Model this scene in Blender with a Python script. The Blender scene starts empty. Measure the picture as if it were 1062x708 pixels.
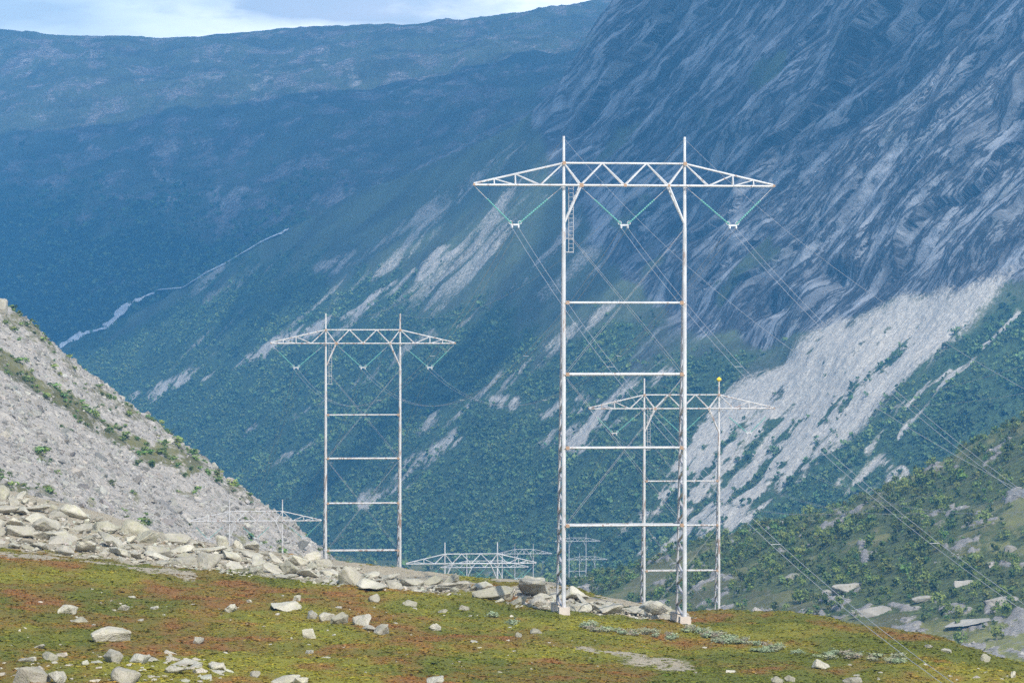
import bpy, math, random
import numpy as np
from mathutils import Vector, Matrix
from mathutils.bvhtree import BVHTree

random.seed(7)
RS = np.random.RandomState(11)
scene = bpy.context.scene
COL = scene.collection
F = 4233.0            # focal length in photo pixels (1062 wide)
CX, CY = 531.0, 354.0


def P(px, py, D):
    return ((px - CX) / F * D, D, (CY - py) / F * D)


def PZ(px, z, D):
    return ((px - CX) / F * D, D, z)


# ------------------------------------------------------------------ noise
_perm = np.random.RandomState(3).permutation(256)
_perm = np.concatenate([_perm, _perm, _perm])
_g = np.random.RandomState(4).normal(size=(256, 3))
_g /= np.linalg.norm(_g, axis=1)[:, None]


def perlin(x, y, z):
    x, y, z = np.broadcast_arrays(np.asarray(x, float), np.asarray(y, float), np.asarray(z, float))
    xi, yi, zi = np.floor(x).astype(int), np.floor(y).astype(int), np.floor(z).astype(int)
    xf, yf, zf = x - xi, y - yi, z - zi
    xi &= 255; yi &= 255; zi &= 255
    f = lambda t: t * t * t * (t * (t * 6 - 15) + 10)
    u, v, w = f(xf), f(yf), f(zf)
    out = 0
    for dx in (0, 1):
        wx = u if dx else 1 - u
        for dy in (0, 1):
            wy = v if dy else 1 - v
            for dz in (0, 1):
                wz = w if dz else 1 - w
                g = _g[_perm[_perm[_perm[xi + dx] + yi + dy] + zi + dz] & 255]
                out = out + wx * wy * wz * (g[..., 0] * (xf - dx) + g[..., 1] * (yf - dy) + g[..., 2] * (zf - dz))
    return out * 1.6


def fbm(x, y, z=0.0, o=4, gain=.5):
    s = 0; a = 1.; t = 0
    for k in range(o):
        f = 2.03 ** k
        s = s + a * perlin(x * f + 13.7 * k, y * f - 7.1 * k, z * f + 3.3 * k); t += a; a *= gain
    return s / t * 1.25


def ridged(x, y, z=0.0, o=4, gain=.5):
    s = 0; a = 1.; t = 0
    for k in range(o):
        f = 2.07 ** k
        s = s + a * (1 - np.abs(perlin(x * f + 5.7 * k, y * f + 9.1 * k, z * f - 3.3 * k)) * 1.6); t += a; a *= gain
    return s / t


def sstep(a, b, x):
    t = np.clip((x - a) / (b - a), 0, 1)
    return t * t * (3 - 2 * t)


def poly_sd(poly, x, y):
    """signed distance to a polygon, positive inside"""
    n = len(poly); d = np.full(x.shape, 1e9); ins = np.zeros(x.shape, bool)
    for i in range(n):
        x0, y0 = poly[i]; x1, y1 = poly[(i + 1) % n]
        ex, ey = x1 - x0, y1 - y0
        t = np.clip(((x - x0) * ex + (y - y0) * ey) / (ex * ex + ey * ey), 0, 1)
        d = np.minimum(d, np.hypot(x - x0 - t * ex, y - y0 - t * ey))
        c = ((y0 > y) != (y1 > y)) & (x < (ex) * (y - y0) / (ey if ey else 1e-9) + x0)
        ins ^= c
    return np.where(ins, d, -d)


def line_d(pts, x, y):
    d = np.full(x.shape, 1e9)
    for (x0, y0), (x1, y1) in zip(pts[:-1], pts[1:]):
        ex, ey = x1 - x0, y1 - y0
        t = np.clip(((x - x0) * ex + (y - y0) * ey) / (ex * ex + ey * ey), 0, 1)
        d = np.minimum(d, np.hypot(x - x0 - t * ex, y - y0 - t * ey))
    return d


# ------------------------------------------------------------------ meshes
def mesh_np(name, verts, faces):
    """faces: list of int arrays (M,K)"""
    me = bpy.data.meshes.new(name)
    verts = np.asarray(verts, np.float32)
    me.vertices.add(len(verts)); me.vertices.foreach_set('co', verts.ravel())
    loops = np.concatenate([f.ravel() for f in faces]).astype(np.int32)
    sizes = np.concatenate([np.full(len(f), f.shape[1], np.int32) for f in faces])
    starts = np.concatenate([[0], np.cumsum(sizes)[:-1]]).astype(np.int32)
    me.loops.add(len(loops)); me.loops.foreach_set('vertex_index', loops)
    me.polygons.add(len(sizes)); me.polygons.foreach_set('loop_start', starts)
    me.polygons.foreach_set('loop_total', sizes)
    me.update(calc_edges=True)
    return me


def set_smooth(me, v=True):
    me.polygons.foreach_set('use_smooth', np.full(len(me.polygons), v))


def point_color(me, name, rgb):
    a = me.color_attributes.new(name, 'FLOAT_COLOR', 'POINT')
    c = np.ones((len(me.vertices), 4), np.float32); c[:, :rgb.shape[1]] = rgb
    a.data.foreach_set('color', c.ravel())


def point_vec(me, name, v):
    a = me.attributes.new(name, 'FLOAT_VECTOR', 'POINT')
    a.data.foreach_set('vector', np.asarray(v, np.float32).ravel())


def link(name, me, mat=None, parent=None):
    o = bpy.data.objects.new(name, me); COL.objects.link(o)
    if mat is not None and not me.materials:
        me.materials.append(mat)
    if parent is not None:
        o.parent = parent
    return o


def tag(o, label=None, cat=None, group=None, kind=None):
    if label: o['label'] = label
    if cat: o['category'] = cat
    if group: o['group'] = group
    if kind: o['kind'] = kind
    return o


def empty(name, loc=(0, 0, 0), rz=0.):
    o = bpy.data.objects.new(name, None); COL.objects.link(o)
    o.location = loc; o.rotation_euler = (0, 0, rz); o.empty_display_size = .3
    return o


def copy_tree(o, parent=None):
    c = o.copy(); COL.objects.link(c)
    if parent is not None:
        c.parent = parent
    for ch in KIDS.get(o.name, []):
        cc = copy_tree(ch, c)
        KIDS.setdefault(c.name, []).append(cc)
    return c


KIDS = {}


def child(parent, name, me, mat):
    o = link(name, me, mat, parent)
    KIDS.setdefault(parent.name, []).append(o)
    return o


class MB:
    def __init__(s): s.v = []; s.f = []

    def tube(s, a, b, r, n=8, r2=None, caps=True):
        a, b = Vector(a), Vector(b); d = (b - a)
        if d.length < 1e-6: return s
        d.normalize(); q = d.to_track_quat('Z', 'Y'); r2 = r if r2 is None else r2
        k = len(s.v)
        for p, rr in ((a, r), (b, r2)):
            for i in range(n):
                t = 2 * math.pi * i / n + .3
                s.v.append(tuple(p + q @ Vector((math.cos(t) * rr, math.sin(t) * rr, 0))))
        for i in range(n):
            j = (i + 1) % n
            s.f.append((k + i, k + j, k + n + j, k + n + i))
        if caps:
            s.f.append(tuple(k + i for i in reversed(range(n)))); s.f.append(tuple(k + n + i for i in range(n)))
        return s

    def bar(s, a, b, w, h):
        """flat rectangular bar (angle iron) from a to b"""
        a, b = Vector(a), Vector(b); d = (b - a).normalized(); q = d.to_track_quat('Z', 'Y')
        k = len(s.v)
        for p in (a, b):
            for x, y in ((-w, -h), (w, -h), (w, h), (-w, h)):
                s.v.append(tuple(p + q @ Vector((x / 2, y / 2, 0))))
        s.f += [(k, k + 1, k + 5, k + 4), (k + 1, k + 2, k + 6, k + 5), (k + 2, k + 3, k + 7, k + 6), (k + 3, k, k + 4, k + 7), (k + 3, k + 2, k + 1, k), (k + 4, k + 5, k + 6, k + 7)]
        return s

    def box(s, c, d, taper=1.):
        k = len(s.v); x, y, z = d[0] / 2, d[1] / 2, d[2] / 2
        for sz, t in ((-1, 1), (1, taper)):
            for sx, sy in ((-1, -1), (1, -1), (1, 1), (-1, 1)):
                s.v.append((c[0] + sx * x * t, c[1] + sy * y * t, c[2] + sz * z))
        s.f += [(k + 3, k + 2, k + 1, k), (k + 4, k + 5, k + 6, k + 7), (k, k + 1, k + 5, k + 4), (k + 1, k + 2, k + 6, k + 5), (k + 2, k + 3, k + 7, k + 6), (k + 3, k, k + 4, k + 7)]
        return s

    def lathe(s, a, b, prof, n=10):
        """prof: list of (t, r) along a->b"""
        a, b = Vector(a), Vector(b); q = (b - a).normalized().to_track_quat('Z', 'Y'); k = len(s.v)
        for t, r in prof:
            p = a.lerp(b, t)
            for i in range(n):
                u = 2 * math.pi * i / n
                s.v.append(tuple(p + q @ Vector((math.cos(u) * r, math.sin(u) * r, 0))))
        m = len(prof)
        for j in range(m - 1):
            for i in range(n):
                i2 = (i + 1) % n
                s.f.append((k + j * n + i, k + j * n + i2, k + (j + 1) * n + i2, k + (j + 1) * n + i))
        s.f.append(tuple(k + i for i in reversed(range(n)))); s.f.append(tuple(k + (m - 1) * n + i for i in range(n)))
        return s

    def path(s, pts, r, n=5):
        for a, b in zip(pts[:-1], pts[1:]):
            s.tube(a, b, r, n, caps=False)
        return s

    def mesh(s, name):
        me = bpy.data.meshes.new(name); me.from_pydata(s.v, [], s.f); me.update(); return me


# ------------------------------------------------------------------ materials
def new_mat(name):
    m = bpy.data.materials.new(name); m.use_nodes = True
    nt = m.node_tree; b = nt.nodes['Principled BSDF']
    b.inputs['Roughness'].default_value = .9
    b.inputs['Specular IOR Level'].default_value = .2
    return m, nt, b


class NT:
    def __init__(s, nt): s.nt = nt

    def n(s, t, **k):
        x = s.nt.nodes.new(t)
        for a, v in k.items(): setattr(x, a, v)
        return x

    def l(s, a, b): s.nt.links.new(a, b)

    def noise(s, vec, scale, detail=4, rough=.55):
        x = s.n('ShaderNodeTexNoise'); x.inputs['Scale'].default_value = scale
        x.inputs['Detail'].default_value = detail; x.inputs['Roughness'].default_value = rough
        if vec is not None: s.l(vec, x.inputs['Vector'])
        return x.outputs['Fac']

    def vor(s, vec, scale, feature='F1'):
        x = s.n('ShaderNodeTexVoronoi', feature=feature); x.inputs['Scale'].default_value = scale
        if vec is not None: s.l(vec, x.inputs['Vector'])
        return x

    def ramp(s, fac, stops):
        x = s.n('ShaderNodeValToRGB'); e = x.color_ramp.elements
        while len(e) < len(stops): e.new(.5)
        for i, (p, c) in enumerate(stops):
            e[i].position = p; e[i].color = (c, c, c, 1) if not isinstance(c, tuple) else (*c, 1)
        s.l(fac, x.inputs['Fac']); return x.outputs['Color']

    def mix(s, fac, a, b, bt='MIX'):
        x = s.n('ShaderNodeMix', data_type='RGBA', blend_type=bt)
        for sock, val in ((x.inputs[0], fac), (x.inputs[6], a), (x.inputs[7], b)):
            if isinstance(val, (int, float)): sock.default_value = val
            elif isinstance(val, tuple): sock.default_value = (*val, 1)
            else: s.l(val, sock)
        return x.outputs[2]

    def math(s, op, a, b=0.):
        x = s.n('ShaderNodeMath', operation=op)
        for i, v in enumerate((a, b)):
            if isinstance(v, (int, float)): x.inputs[i].default_value = v
            else: s.l(v, x.inputs[i])
        return x.outputs[0]

    def attr(s, name, out='Color'):
        x = s.n('ShaderNodeAttribute'); x.attribute_name = name; return x.outputs[out]

    def coord(s, out='Object'): return s.n('ShaderNodeTexCoord').outputs[out]

    def scale(s, vec, sc):
        x = s.n('ShaderNodeMapping'); x.inputs['Scale'].default_value = sc; s.l(vec, x.inputs['Vector']); return x.outputs[0]

    def bump(s, h, dist, strength=1., nrm=None):
        x = s.n('ShaderNodeBump'); x.inputs['Distance'].default_value = dist; x.inputs['Strength'].default_value = strength
        s.l(h, x.inputs['Height'])
        if nrm is not None: s.l(nrm, x.inputs['Normal'])
        return x.outputs[0]


def terrain_mat(name, base, rock, scree, wood, unit, bump=1.0, var=.5):
    """mask colour attribute: R rock, G scree, B woodland floor; 'st' vector = metres (across, along) the fall line."""
    m, nt, b = new_mat(name); N = NT(nt)
    co = N.coord(); st = N.attr('st', 'Vector')
    sep = N.n('ShaderNodeSeparateColor'); N.l(N.attr('mask'), sep.inputs[0])
    sts = N.scale(st, (1 / (6 * unit), 1 / (70 * unit), 1))
    sf = N.scale(st, (1 / (2.2 * unit), 1 / (14 * unit), 1))
    streak = N.noise(sts, 1., 5, .62); fine = N.noise(sf, 1., 4, .65)
    big = N.noise(N.scale(co, (1 / (60 * unit),) * 3), 1., 4, .6)
    dots = N.noise(N.scale(co, (1 / (2.5 * unit),) * 3), 1., 3, .7)
    # heath with mottling
    hb = N.mix(N.ramp(big, [(.38, 0.), (.62, 1.)]), tuple(c * .65 for c in base), tuple(c * 1.35 for c in base))
    hb = N.mix(N.ramp(dots, [(.5, 0.), (.72, .75)]), hb, tuple(c * .75 for c in rock))
    rk = N.mix(N.ramp(streak, [(.36, 0.), (.62, 1.)]), tuple(c * .2 for c in rock), tuple(c * 1.9 for c in rock))
    rk = N.mix(N.ramp(fine, [(.5, 0.), (.66, .85)]), rk, tuple(c * 1.8 for c in rock))
    rk = N.mix(N.ramp(fine, [(.34, .85), (.46, 0.)]), rk, tuple(c * .2 for c in rock))
    wide = N.noise(N.scale(st, (1 / (11 * unit), 1 / (130 * unit), 1)), 1., 6, .7)
    rk = N.mix(N.ramp(wide, [(.36, .8), (.52, 0.)]), rk, tuple(c * .32 for c in rock))
    rk = N.mix(N.ramp(wide, [(.56, 0.), (.70, .28)]), rk, tuple(c * 1.9 for c in rock))
    rk = N.mix(N.ramp(big, [(.36, .65), (.5, 0.)]), rk, tuple(c * .4 for c in rock))
    rk = N.mix(N.ramp(big, [(.58, 0.), (.78, .5)]), rk, tuple(c * .9 for c in base))
    for src_, wd_ in ((streak, .018), (wide, .014)):
        ab = N.math('ABSOLUTE', N.math('SUBTRACT', src_, .47))
        rk = N.mix(N.ramp(ab, [(0., .9), (wd_, .75), (wd_ * 1.8, 0.)]), rk, tuple(c * .1 for c in rock))
    sc = N.mix(N.ramp(dots, [(.3, 0.), (.7, 1.)]), tuple(c * .6 for c in scree), tuple(c * 1.15 for c in scree))
    sc = N.mix(N.ramp(streak, [(.3, .28), (.6, 0.)]), sc, tuple(c * .62 for c in scree))
    wd = N.mix(N.ramp(dots, [(.35, 0.), (.65, 1.)]), tuple(c * .6 for c in wood), tuple(c * 1.6 for c in wood))
    jit = N.math('MULTIPLY', N.math('SUBTRACT', dots, .5), .7)

    def fac(ch): return N.ramp(N.math('ADD', sep.outputs[ch], jit), [(.35, 0.), (.65, 1.)])
    c = N.mix(fac(0), hb, rk); c = N.mix(fac(2), c, wd); c = N.mix(fac(1), c, sc)
    N.l(c, b.inputs['Base Color'])
    h = N.math('ADD', N.math('MULTIPLY', streak, 2.), N.math('ADD', fine, dots))
    N.l(N.bump(h, bump * unit, .8), b.inputs['Normal'])
    return m


def leaf_mat(name, c, hi=(1.5, 1.45, 1.3), trans=.25):
    m, nt, b = new_mat(name); N = NT(nt)
    t = N.attr('tint'); k = N.noise(N.coord(), 1.3, 2)
    col = N.mix(1., t, tuple(c), 'MULTIPLY')
    col = N.mix(N.ramp(k, [(.3, 0.), (.7, 1.)]), col, N.mix(1., col, hi, 'MULTIPLY'))
    N.l(col, b.inputs['Base Color']); b.inputs['Roughness'].default_value = .7
    tr = N.n('ShaderNodeBsdfTranslucent'); N.l(col, tr.inputs['Color'])
    mx = N.n('ShaderNodeMixShader'); mx.inputs[0].default_value = trans
    N.l(b.outputs[0], mx.inputs[1]); N.l(tr.outputs[0], mx.inputs[2])
    N.l(mx.outputs[0], nt.nodes['Material Output'].inputs['Surface'])
    return m


def stone_mat(name, c, lichen, unit=1.):
    m, nt, b = new_mat(name); N = NT(nt); co = N.coord()
    g = N.n('ShaderNodeObjectInfo').outputs['Random']
    v = N.n('ShaderNodeVectorMath', operation='ADD'); N.l(co, v.inputs[0]); N.l(g, v.inputs[1]); co = v.outputs[0]
    a = N.noise(co, 1.3 / unit, 5, .65); d = N.noise(co, 7 / unit, 4, .7); e = N.noise(co, 22 / unit, 3, .7)
    col = N.mix(N.ramp(a, [(.3, 0.), (.7, 1.)]), tuple(x * .72 for x in c), tuple(x * 1.15 for x in c))
    col = N.mix(N.ramp(d, [(.5, 0.), (.66, .6)]), col, lichen)
    col = N.mix(N.ramp(e, [(.58, 0.), (.7, .75)]), col, tuple(x * .25 for x in c))
    col = N.mix(1., col, N.attr('tint'), 'MULTIPLY')
    N.l(col, b.inputs['Base Color'])
    h = N.math('ADD', N.math('MULTIPLY', a, 2.), N.math('ADD', d, N.math('MULTIPLY', e, .4)))
    N.l(N.bump(h, .12 * unit, .9), b.inputs['Normal'])
    return m


def plain_mat(name, c, rough=.5, metal=0., rust=0., var=.15, unit=1.):
    m, nt, b = new_mat(name); N = NT(nt); co = N.coord()
    a = N.noise(co, .9 / unit, 5, .65); d = N.noise(N.scale(co, (3, 3, .5)), 1. / unit, 4, .7)
    col = N.mix(a, tuple(x * (1 - var) for x in c), tuple(min(1, x * (1 + var)) for x in c))
    if rust:
        col = N.mix(N.ramp(d, [(.66 - rust, 0.), (.74 - rust, .85)]), col, (.19, .10, .055))
    N.l(col, b.inputs['Base Color'])
    b.inputs['Roughness'].default_value = rough; b.inputs['Metallic'].default_value = metal
    b.inputs['Specular IOR Level'].default_value = .4
    return m


# ------------------------------------------------------------------ spline sheets
def cr_weights(n, u):
    """Catmull-Rom weight matrix, u in [0, n-1]"""
    W = np.zeros((len(u), n)); i = np.clip(np.floor(u).astype(int), 0, n - 2); t = u - i
    w = [-.5 * t + t ** 2 - .5 * t ** 3, 1 - 2.5 * t ** 2 + 1.5 * t ** 3, .5 * t + 2 * t ** 2 - 1.5 * t ** 3, -.5 * t ** 2 + .5 * t ** 3]
    r = np.arange(len(u))
    for k in range(4):
        j = i + k - 1
        # linear extrapolation at the borders
        lo = j < 0; hi = j > n - 1; ok = ~(lo | hi)
        np.add.at(W, (r[ok], j[ok]), w[k][ok])
        np.add.at(W, (r[lo], np.zeros(lo.sum(), int)), 2 * w[k][lo]); np.add.at(W, (r[lo], np.ones(lo.sum(), int)), -w[k][lo])
        np.add.at(W, (r[hi], np.full(hi.sum(), n - 1)), 2 * w[k][hi]); np.add.at(W, (r[hi], np.full(hi.sum(), n - 2)), -w[k][hi])
    return W


class Sheet:
    """A hillside: a net of surveyed points (bearing, height, distance), splined and roughened."""

    def __init__(s, cols, rows, du, vseg):
        cols = np.array(cols, float); R = len(rows)
        C = np.array([[r(px, k) if callable(r) else r[k] for k, px in enumerate(cols)] for r in rows], float)
        a = np.arange(cols[0], cols[-1] + .1, du)
        u = np.interp(a, cols, np.arange(len(cols)))
        v = np.concatenate([np.linspace(i, i + 1, n, endpoint=False) for i, n in enumerate(vseg)] + [[R - 1.]])
        Wu, Wv = cr_weights(len(cols), u), cr_weights(R, v)
        s.p = np.einsum('ij,jkc,lk->ilc', Wv, C, Wu)
        s.v = np.broadcast_to(v[:, None], s.p.shape[:2]); s.cols = a
        # survey coordinates of the undisturbed slope: bearing and height angle
        s.mx = s.p[..., 0] / np.maximum(s.p[..., 1], 120) * F + CX
        s.my = CY - s.p[..., 2] / np.maximum(s.p[..., 1], 120) * F

    def normals(s):
        dv = np.gradient(s.p, axis=0); du = np.gradient(s.p, axis=1)
        n = np.cross(du, dv); n /= np.linalg.norm(n, axis=2)[..., None] + 1e-12
        n[n[..., 2] < 0] *= -1
        return n

    def faces(s):
        h, w = s.p.shape[:2]; i = np.arange(h * w).reshape(h, w)
        return np.stack([i[:-1, :-1], i[:-1, 1:], i[1:, 1:], i[1:, :-1]], -1).reshape(-1, 4)

    def build(s, name, mat, attrs=None, vecs=None, smooth=True):
        s.f = s.faces(); V = s.p.reshape(-1, 3)
        me = mesh_np(name, V, [s.f])
        for k, v in (attrs or {}).items(): point_color(me, k, v.reshape(-1, v.shape[-1]))
        for k, v in (vecs or {}).items(): point_vec(me, k, v.reshape(-1, 3))
        set_smooth(me, smooth)
        s.o = link(name, me, mat)
        return s.o

    def bvh(s):
        if not hasattr(s, '_b'):
            s._b = BVHTree.FromPolygons([tuple(x) for x in s.p.reshape(-1, 3).tolist()], s.faces().tolist())
        return s._b

    def hit(s, px, py):
        d = Vector(P(px, py, 1.)).normalized()
        r = s.bvh().ray_cast(Vector((0, 0, 0)), d)
        return r[0], r[1]

    def drop(s, x, y):
        r = s.bvh().ray_cast(Vector((x, y, 3000)), Vector((0, 0, -1)))
        return r[0].z if r[0] else None

    def sample(s, w, n, rs):
        """n random points, density = weight per true area; returns pos, and grid values sampler"""
        p = s.p
        ar = np.linalg.norm(np.cross(p[1:, :-1] - p[:-1, :-1], p[:-1, 1:] - p[:-1, :-1]), axis=2)
        ww = np.clip(w[:-1, :-1], 0, None) * ar; c = np.cumsum(ww.ravel())
        k = np.searchsorted(c, rs.rand(n) * c[-1]); i, j = np.unravel_index(np.minimum(k, ww.size - 1), ww.shape)
        a, b = rs.rand(n, 1), rs.rand(n, 1)
        q = (p[i, j] * (1 - a) + p[i + 1, j] * a) * (1 - b) + (p[i, j + 1] * (1 - a) + p[i + 1, j + 1] * a) * b
        return q, i, j


# ------------------------------------------------------------------ prototypes for scattering
def crown_proto(n, rs, rx=.42, rz=.5, zc=.55, size=.17, conic=0.):
    V = []; Fc = []
    # a few sub-clumps so the outline is uneven
    k = max(4, n // 10)
    cs = rs.normal(size=(k, 3)); cs /= np.linalg.norm(cs, axis=1)[:, None]
    cs = cs * np.array([rx, rx, rz]) * (.35 + .55 * rs.rand(k, 1)); cs[:, 2] += zc
    if conic:
        f = np.clip(1.15 - (cs[:, 2] - zc + rz) / (2 * rz) * conic, .25, 1.2); cs[:, 0] *= f; cs[:, 1] *= f
    for i in range(n):
        c = cs[rs.randint(k)] + rs.normal(size=3) * np.array([rx, rx, rz]) * .23
        nrm = c - np.array([0, 0, zc]); nrm = nrm / (np.linalg.norm(nrm) + 1e-6) + rs.normal(size=3) * .55; nrm /= np.linalg.norm(nrm)
        t = np.cross(nrm, rs.normal(size=3)); t /= np.linalg.norm(t); bt = np.cross(nrm, t)
        z = size * (.6 + .8 * rs.rand()); b = len(V)
        for sx, sy in ((-1, -.5), (.6, -1), (1, .6), (-.5, 1)):
            V.append(c + t * sx * z * .6 + bt * sy * z * .6 + nrm * rs.normal() * z * .15)
        Fc.append((b, b + 1, b + 2, b + 3))
    V = np.array(V); V[:, 2] = np.maximum(V[:, 2], .02)
    return V, np.array(Fc)


def rock_proto(rs, n=16, flat=.62, sub=0):
    import bmesh
    bm = bmesh.new()
    for i in range(n):
        d = rs.normal(size=3); d /= np.linalg.norm(d)
        d = np.sign(d) * np.abs(d) ** .75
        d *= .5 * (.82 + .3 * rs.rand())
        bm.verts.new((d[0] * 1.1, d[1] * .95, d[2] * flat))
    r = bmesh.ops.convex_hull(bm, input=bm.verts)
    bmesh.ops.delete(bm, geom=[g for g in r['geom_interior'] if isinstance(g, bmesh.types.BMVert)], context='VERTS')
    bmesh.ops.dissolve_limit(bm, angle_limit=math.radians(14), verts=bm.verts, edges=bm.edges)
    if sub:
        bmesh.ops.bevel(bm, geom=list(bm.edges), offset=.028, segments=1, affect='EDGES', clamp_overlap=True)
        bmesh.ops.triangulate(bm, faces=bm.faces)
        for _ in range(sub):
            bmesh.ops.subdivide_edges(bm, edges=[e for e in bm.edges if e.calc_length() > .09], cuts=1)
            bmesh.ops.triangulate(bm, faces=bm.faces)
        V = np.array([v.co[:] for v in bm.verts]); o = rs.rand(3) * 50
        dn = fbm(V[:, 0] * 3 + o[0], V[:, 1] * 3 + o[1], V[:, 2] * 3 + o[2], 3) * .05
        st = np.floor(V[:, 2] * 7 + fbm(V[:, 0] * 2 + o[1], V[:, 1] * 2, V[:, 2] + o[2], 2)) * .01
        for v, d, t in zip(bm.verts, dn, st):
            v.co += v.normal * float(d + ((t * 100) % 2) * .012)
    bmesh.ops.triangulate(bm, faces=bm.faces)
    V = np.array([v.co[:] for v in bm.verts]); Fc = np.array([[v.index for v in f.verts] for f in (bm.verts.index_update(), bm.faces)[1]])
    bm.free()
    return V, Fc


def scatter(name, protos, pos, scl, tint, mat, rs, tilt=.0, smooth=False, sink=0.):
    """one mesh holding many small growths or stones"""
    n = len(pos); which = rs.randint(len(protos), size=n); Vs = []; Fs = []; Ts = []; off = 0
    scl = np.asarray(scl, float)
    if scl.ndim == 1: scl = np.stack([scl] * 3, 1)
    for k, (V, Fc) in enumerate(protos):
        m = np.where(which == k)[0]
        if not len(m): continue
        a = rs.rand(len(m)) * 2 * math.pi; ca, sa = np.cos(a), np.sin(a)
        X = V[None] * scl[m][:, None, :]
        if tilt:
            tx = rs.normal(size=(len(m), 1)) * tilt; ty = rs.normal(size=(len(m), 1)) * tilt
            z = X[..., 2] + X[..., 0] * tx + X[..., 1] * ty
            X = np.stack([X[..., 0] - X[..., 2] * tx, X[..., 1] - X[..., 2] * ty, z], -1)
        x = X[..., 0] * ca[:, None] - X[..., 1] * sa[:, None]; y = X[..., 0] * sa[:, None] + X[..., 1] * ca[:, None]
        W = np.stack([x, y, X[..., 2]], -1) + pos[m][:, None, :]
        W[..., 2] -= sink * scl[m][:, 2][:, None]
        Vs.append(W.reshape(-1, 3)); Ts.append(np.repeat(tint[m], len(V), axis=0))
        Fs.append((Fc[None] + (np.arange(len(m)) * len(V))[:, None, None] + off).reshape(-1, Fc.shape[1])); off += len(m) * len(V)
    me = mesh_np(name, np.concatenate(Vs), [np.concatenate(Fs)])
    point_color(me, 'tint', np.concatenate(Ts)); set_smooth(me, smooth)
    return link(name, me, mat)


def tints(rs, n, lo, hi, hue=.12):
    k = lo + (hi - lo) * rs.rand(n, 1)
    return k * (1 + hue * rs.normal(size=(n, 3)) * np.array([1, .4, .8]))

# ================================================================== TERRAIN
def Z_(px, z, D): return PZ(px, z, D)

# ---- far plateau mountain
c1 = [-300, 0, 150, 300, 450, 560, 640, 760]
def rowp(c, ys, ds): return [P(px, y, d) for px, y, d in zip(c, ys, ds)]
far = Sheet(c1, [
    rowp(c1, [480, 420, 350, 264, 200, 165, 130, 110], [4950, 5000, 4850, 4640, 4500, 4420, 4500, 4600]),
    rowp(c1, [330, 300, 250, 192, 144, 108, 80, 60], [5350, 5350, 5250, 5150, 5050, 5000, 5100, 5200]),
    rowp(c1, [200, 180, 150, 114, 88, 66, 50, 40], [5800, 5800, 5750, 5700, 5600, 5550, 5600, 5700]),
    rowp(c1, [90, 85, 80, 66, 55, 40, 30, 25], [6300, 6300, 6300, 6300, 6200, 6150, 6200, 6250]),
    rowp(c1, [22, 36, 44, 34, 33, 22, 10, -5], [6900] * 8),
    [PZ(px, 330 + 0 * px, 7700) for px in c1]], 2.2, [60, 80, 60, 50, 12])
X, Y, Z = far.p[..., 0], far.p[..., 1], far.p[..., 2]
n = far.normals()
d = 30 * (ridged(X / 230 + Y / 900, Y / 700, Z / 300, 5, .55) - .55) + 14 * fbm(X / 260, Y / 260, Z / 200, 5) + 7 * fbm(X / 55, Y / 55, Z / 55, 4) + 2.0 * fbm(X / 14, Y / 14, Z / 14, 2)
far.p = far.p + n * (d * (1 - .75 * sstep(3.3, 4, far.v) * (far.v < 4.2)))[..., None]
mx, my = far.mx, far.my
wx = mx + 26 * fbm(X / 190, Y / 190, Z / 90, 4); wy = my + 14 * fbm(X / 170 + 9, Y / 170, Z / 80, 4)
nz = fbm(X / 120, Y / 240, Z / 60, 5)
wood1 = sstep(185, 290, wy + 60 * nz + .08 * (250 - mx))
rock1 = np.clip(.36 + 1.15 * fbm(X / 60 + 5, Y / 130, Z / 30, 6, .72), 0, 1) * (1 - .75 * wood1)
scree1 = np.zeros_like(rock1)
for pts, w in (([(335, 55), (350, 75), (375, 92), (430, 98), (500, 92)], 7), ([(150, 80), (230, 88), (320, 92)], 4), ([(190, 150), (175, 190), (215, 215)], 13), ([(120, 215), (190, 218), (260, 200)], 9), ([(215, 195), (250, 215), (230, 250)], 12), ([(300, 220), (420, 180), (540, 140)], 7), ([(45, 330), (100, 300), (160, 285)], 6)):
    scree1 = np.maximum(scree1, (1 - sstep(.2 * w, 1.7 * w, line_d(pts, wx, wy))) * (.62 + .8 * fbm(X / 30, Y / 60, Z / 20, 4)))
scree1 = np.clip(scree1, 0, 1) * .62
st1 = np.stack([X, Z * 2, Y], -1)
m_far = terrain_mat('far_mountain_heath', (.070, .088, .05), (.27, .25, .235), (.42, .40, .38), (.020, .040, .020), 1.5, 1.6)
tag(far.build('far_mountain', m_far, {'mask': np.stack([rock1, scree1, wood1], -1)}, {'st': st1}), kind='structure')

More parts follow.
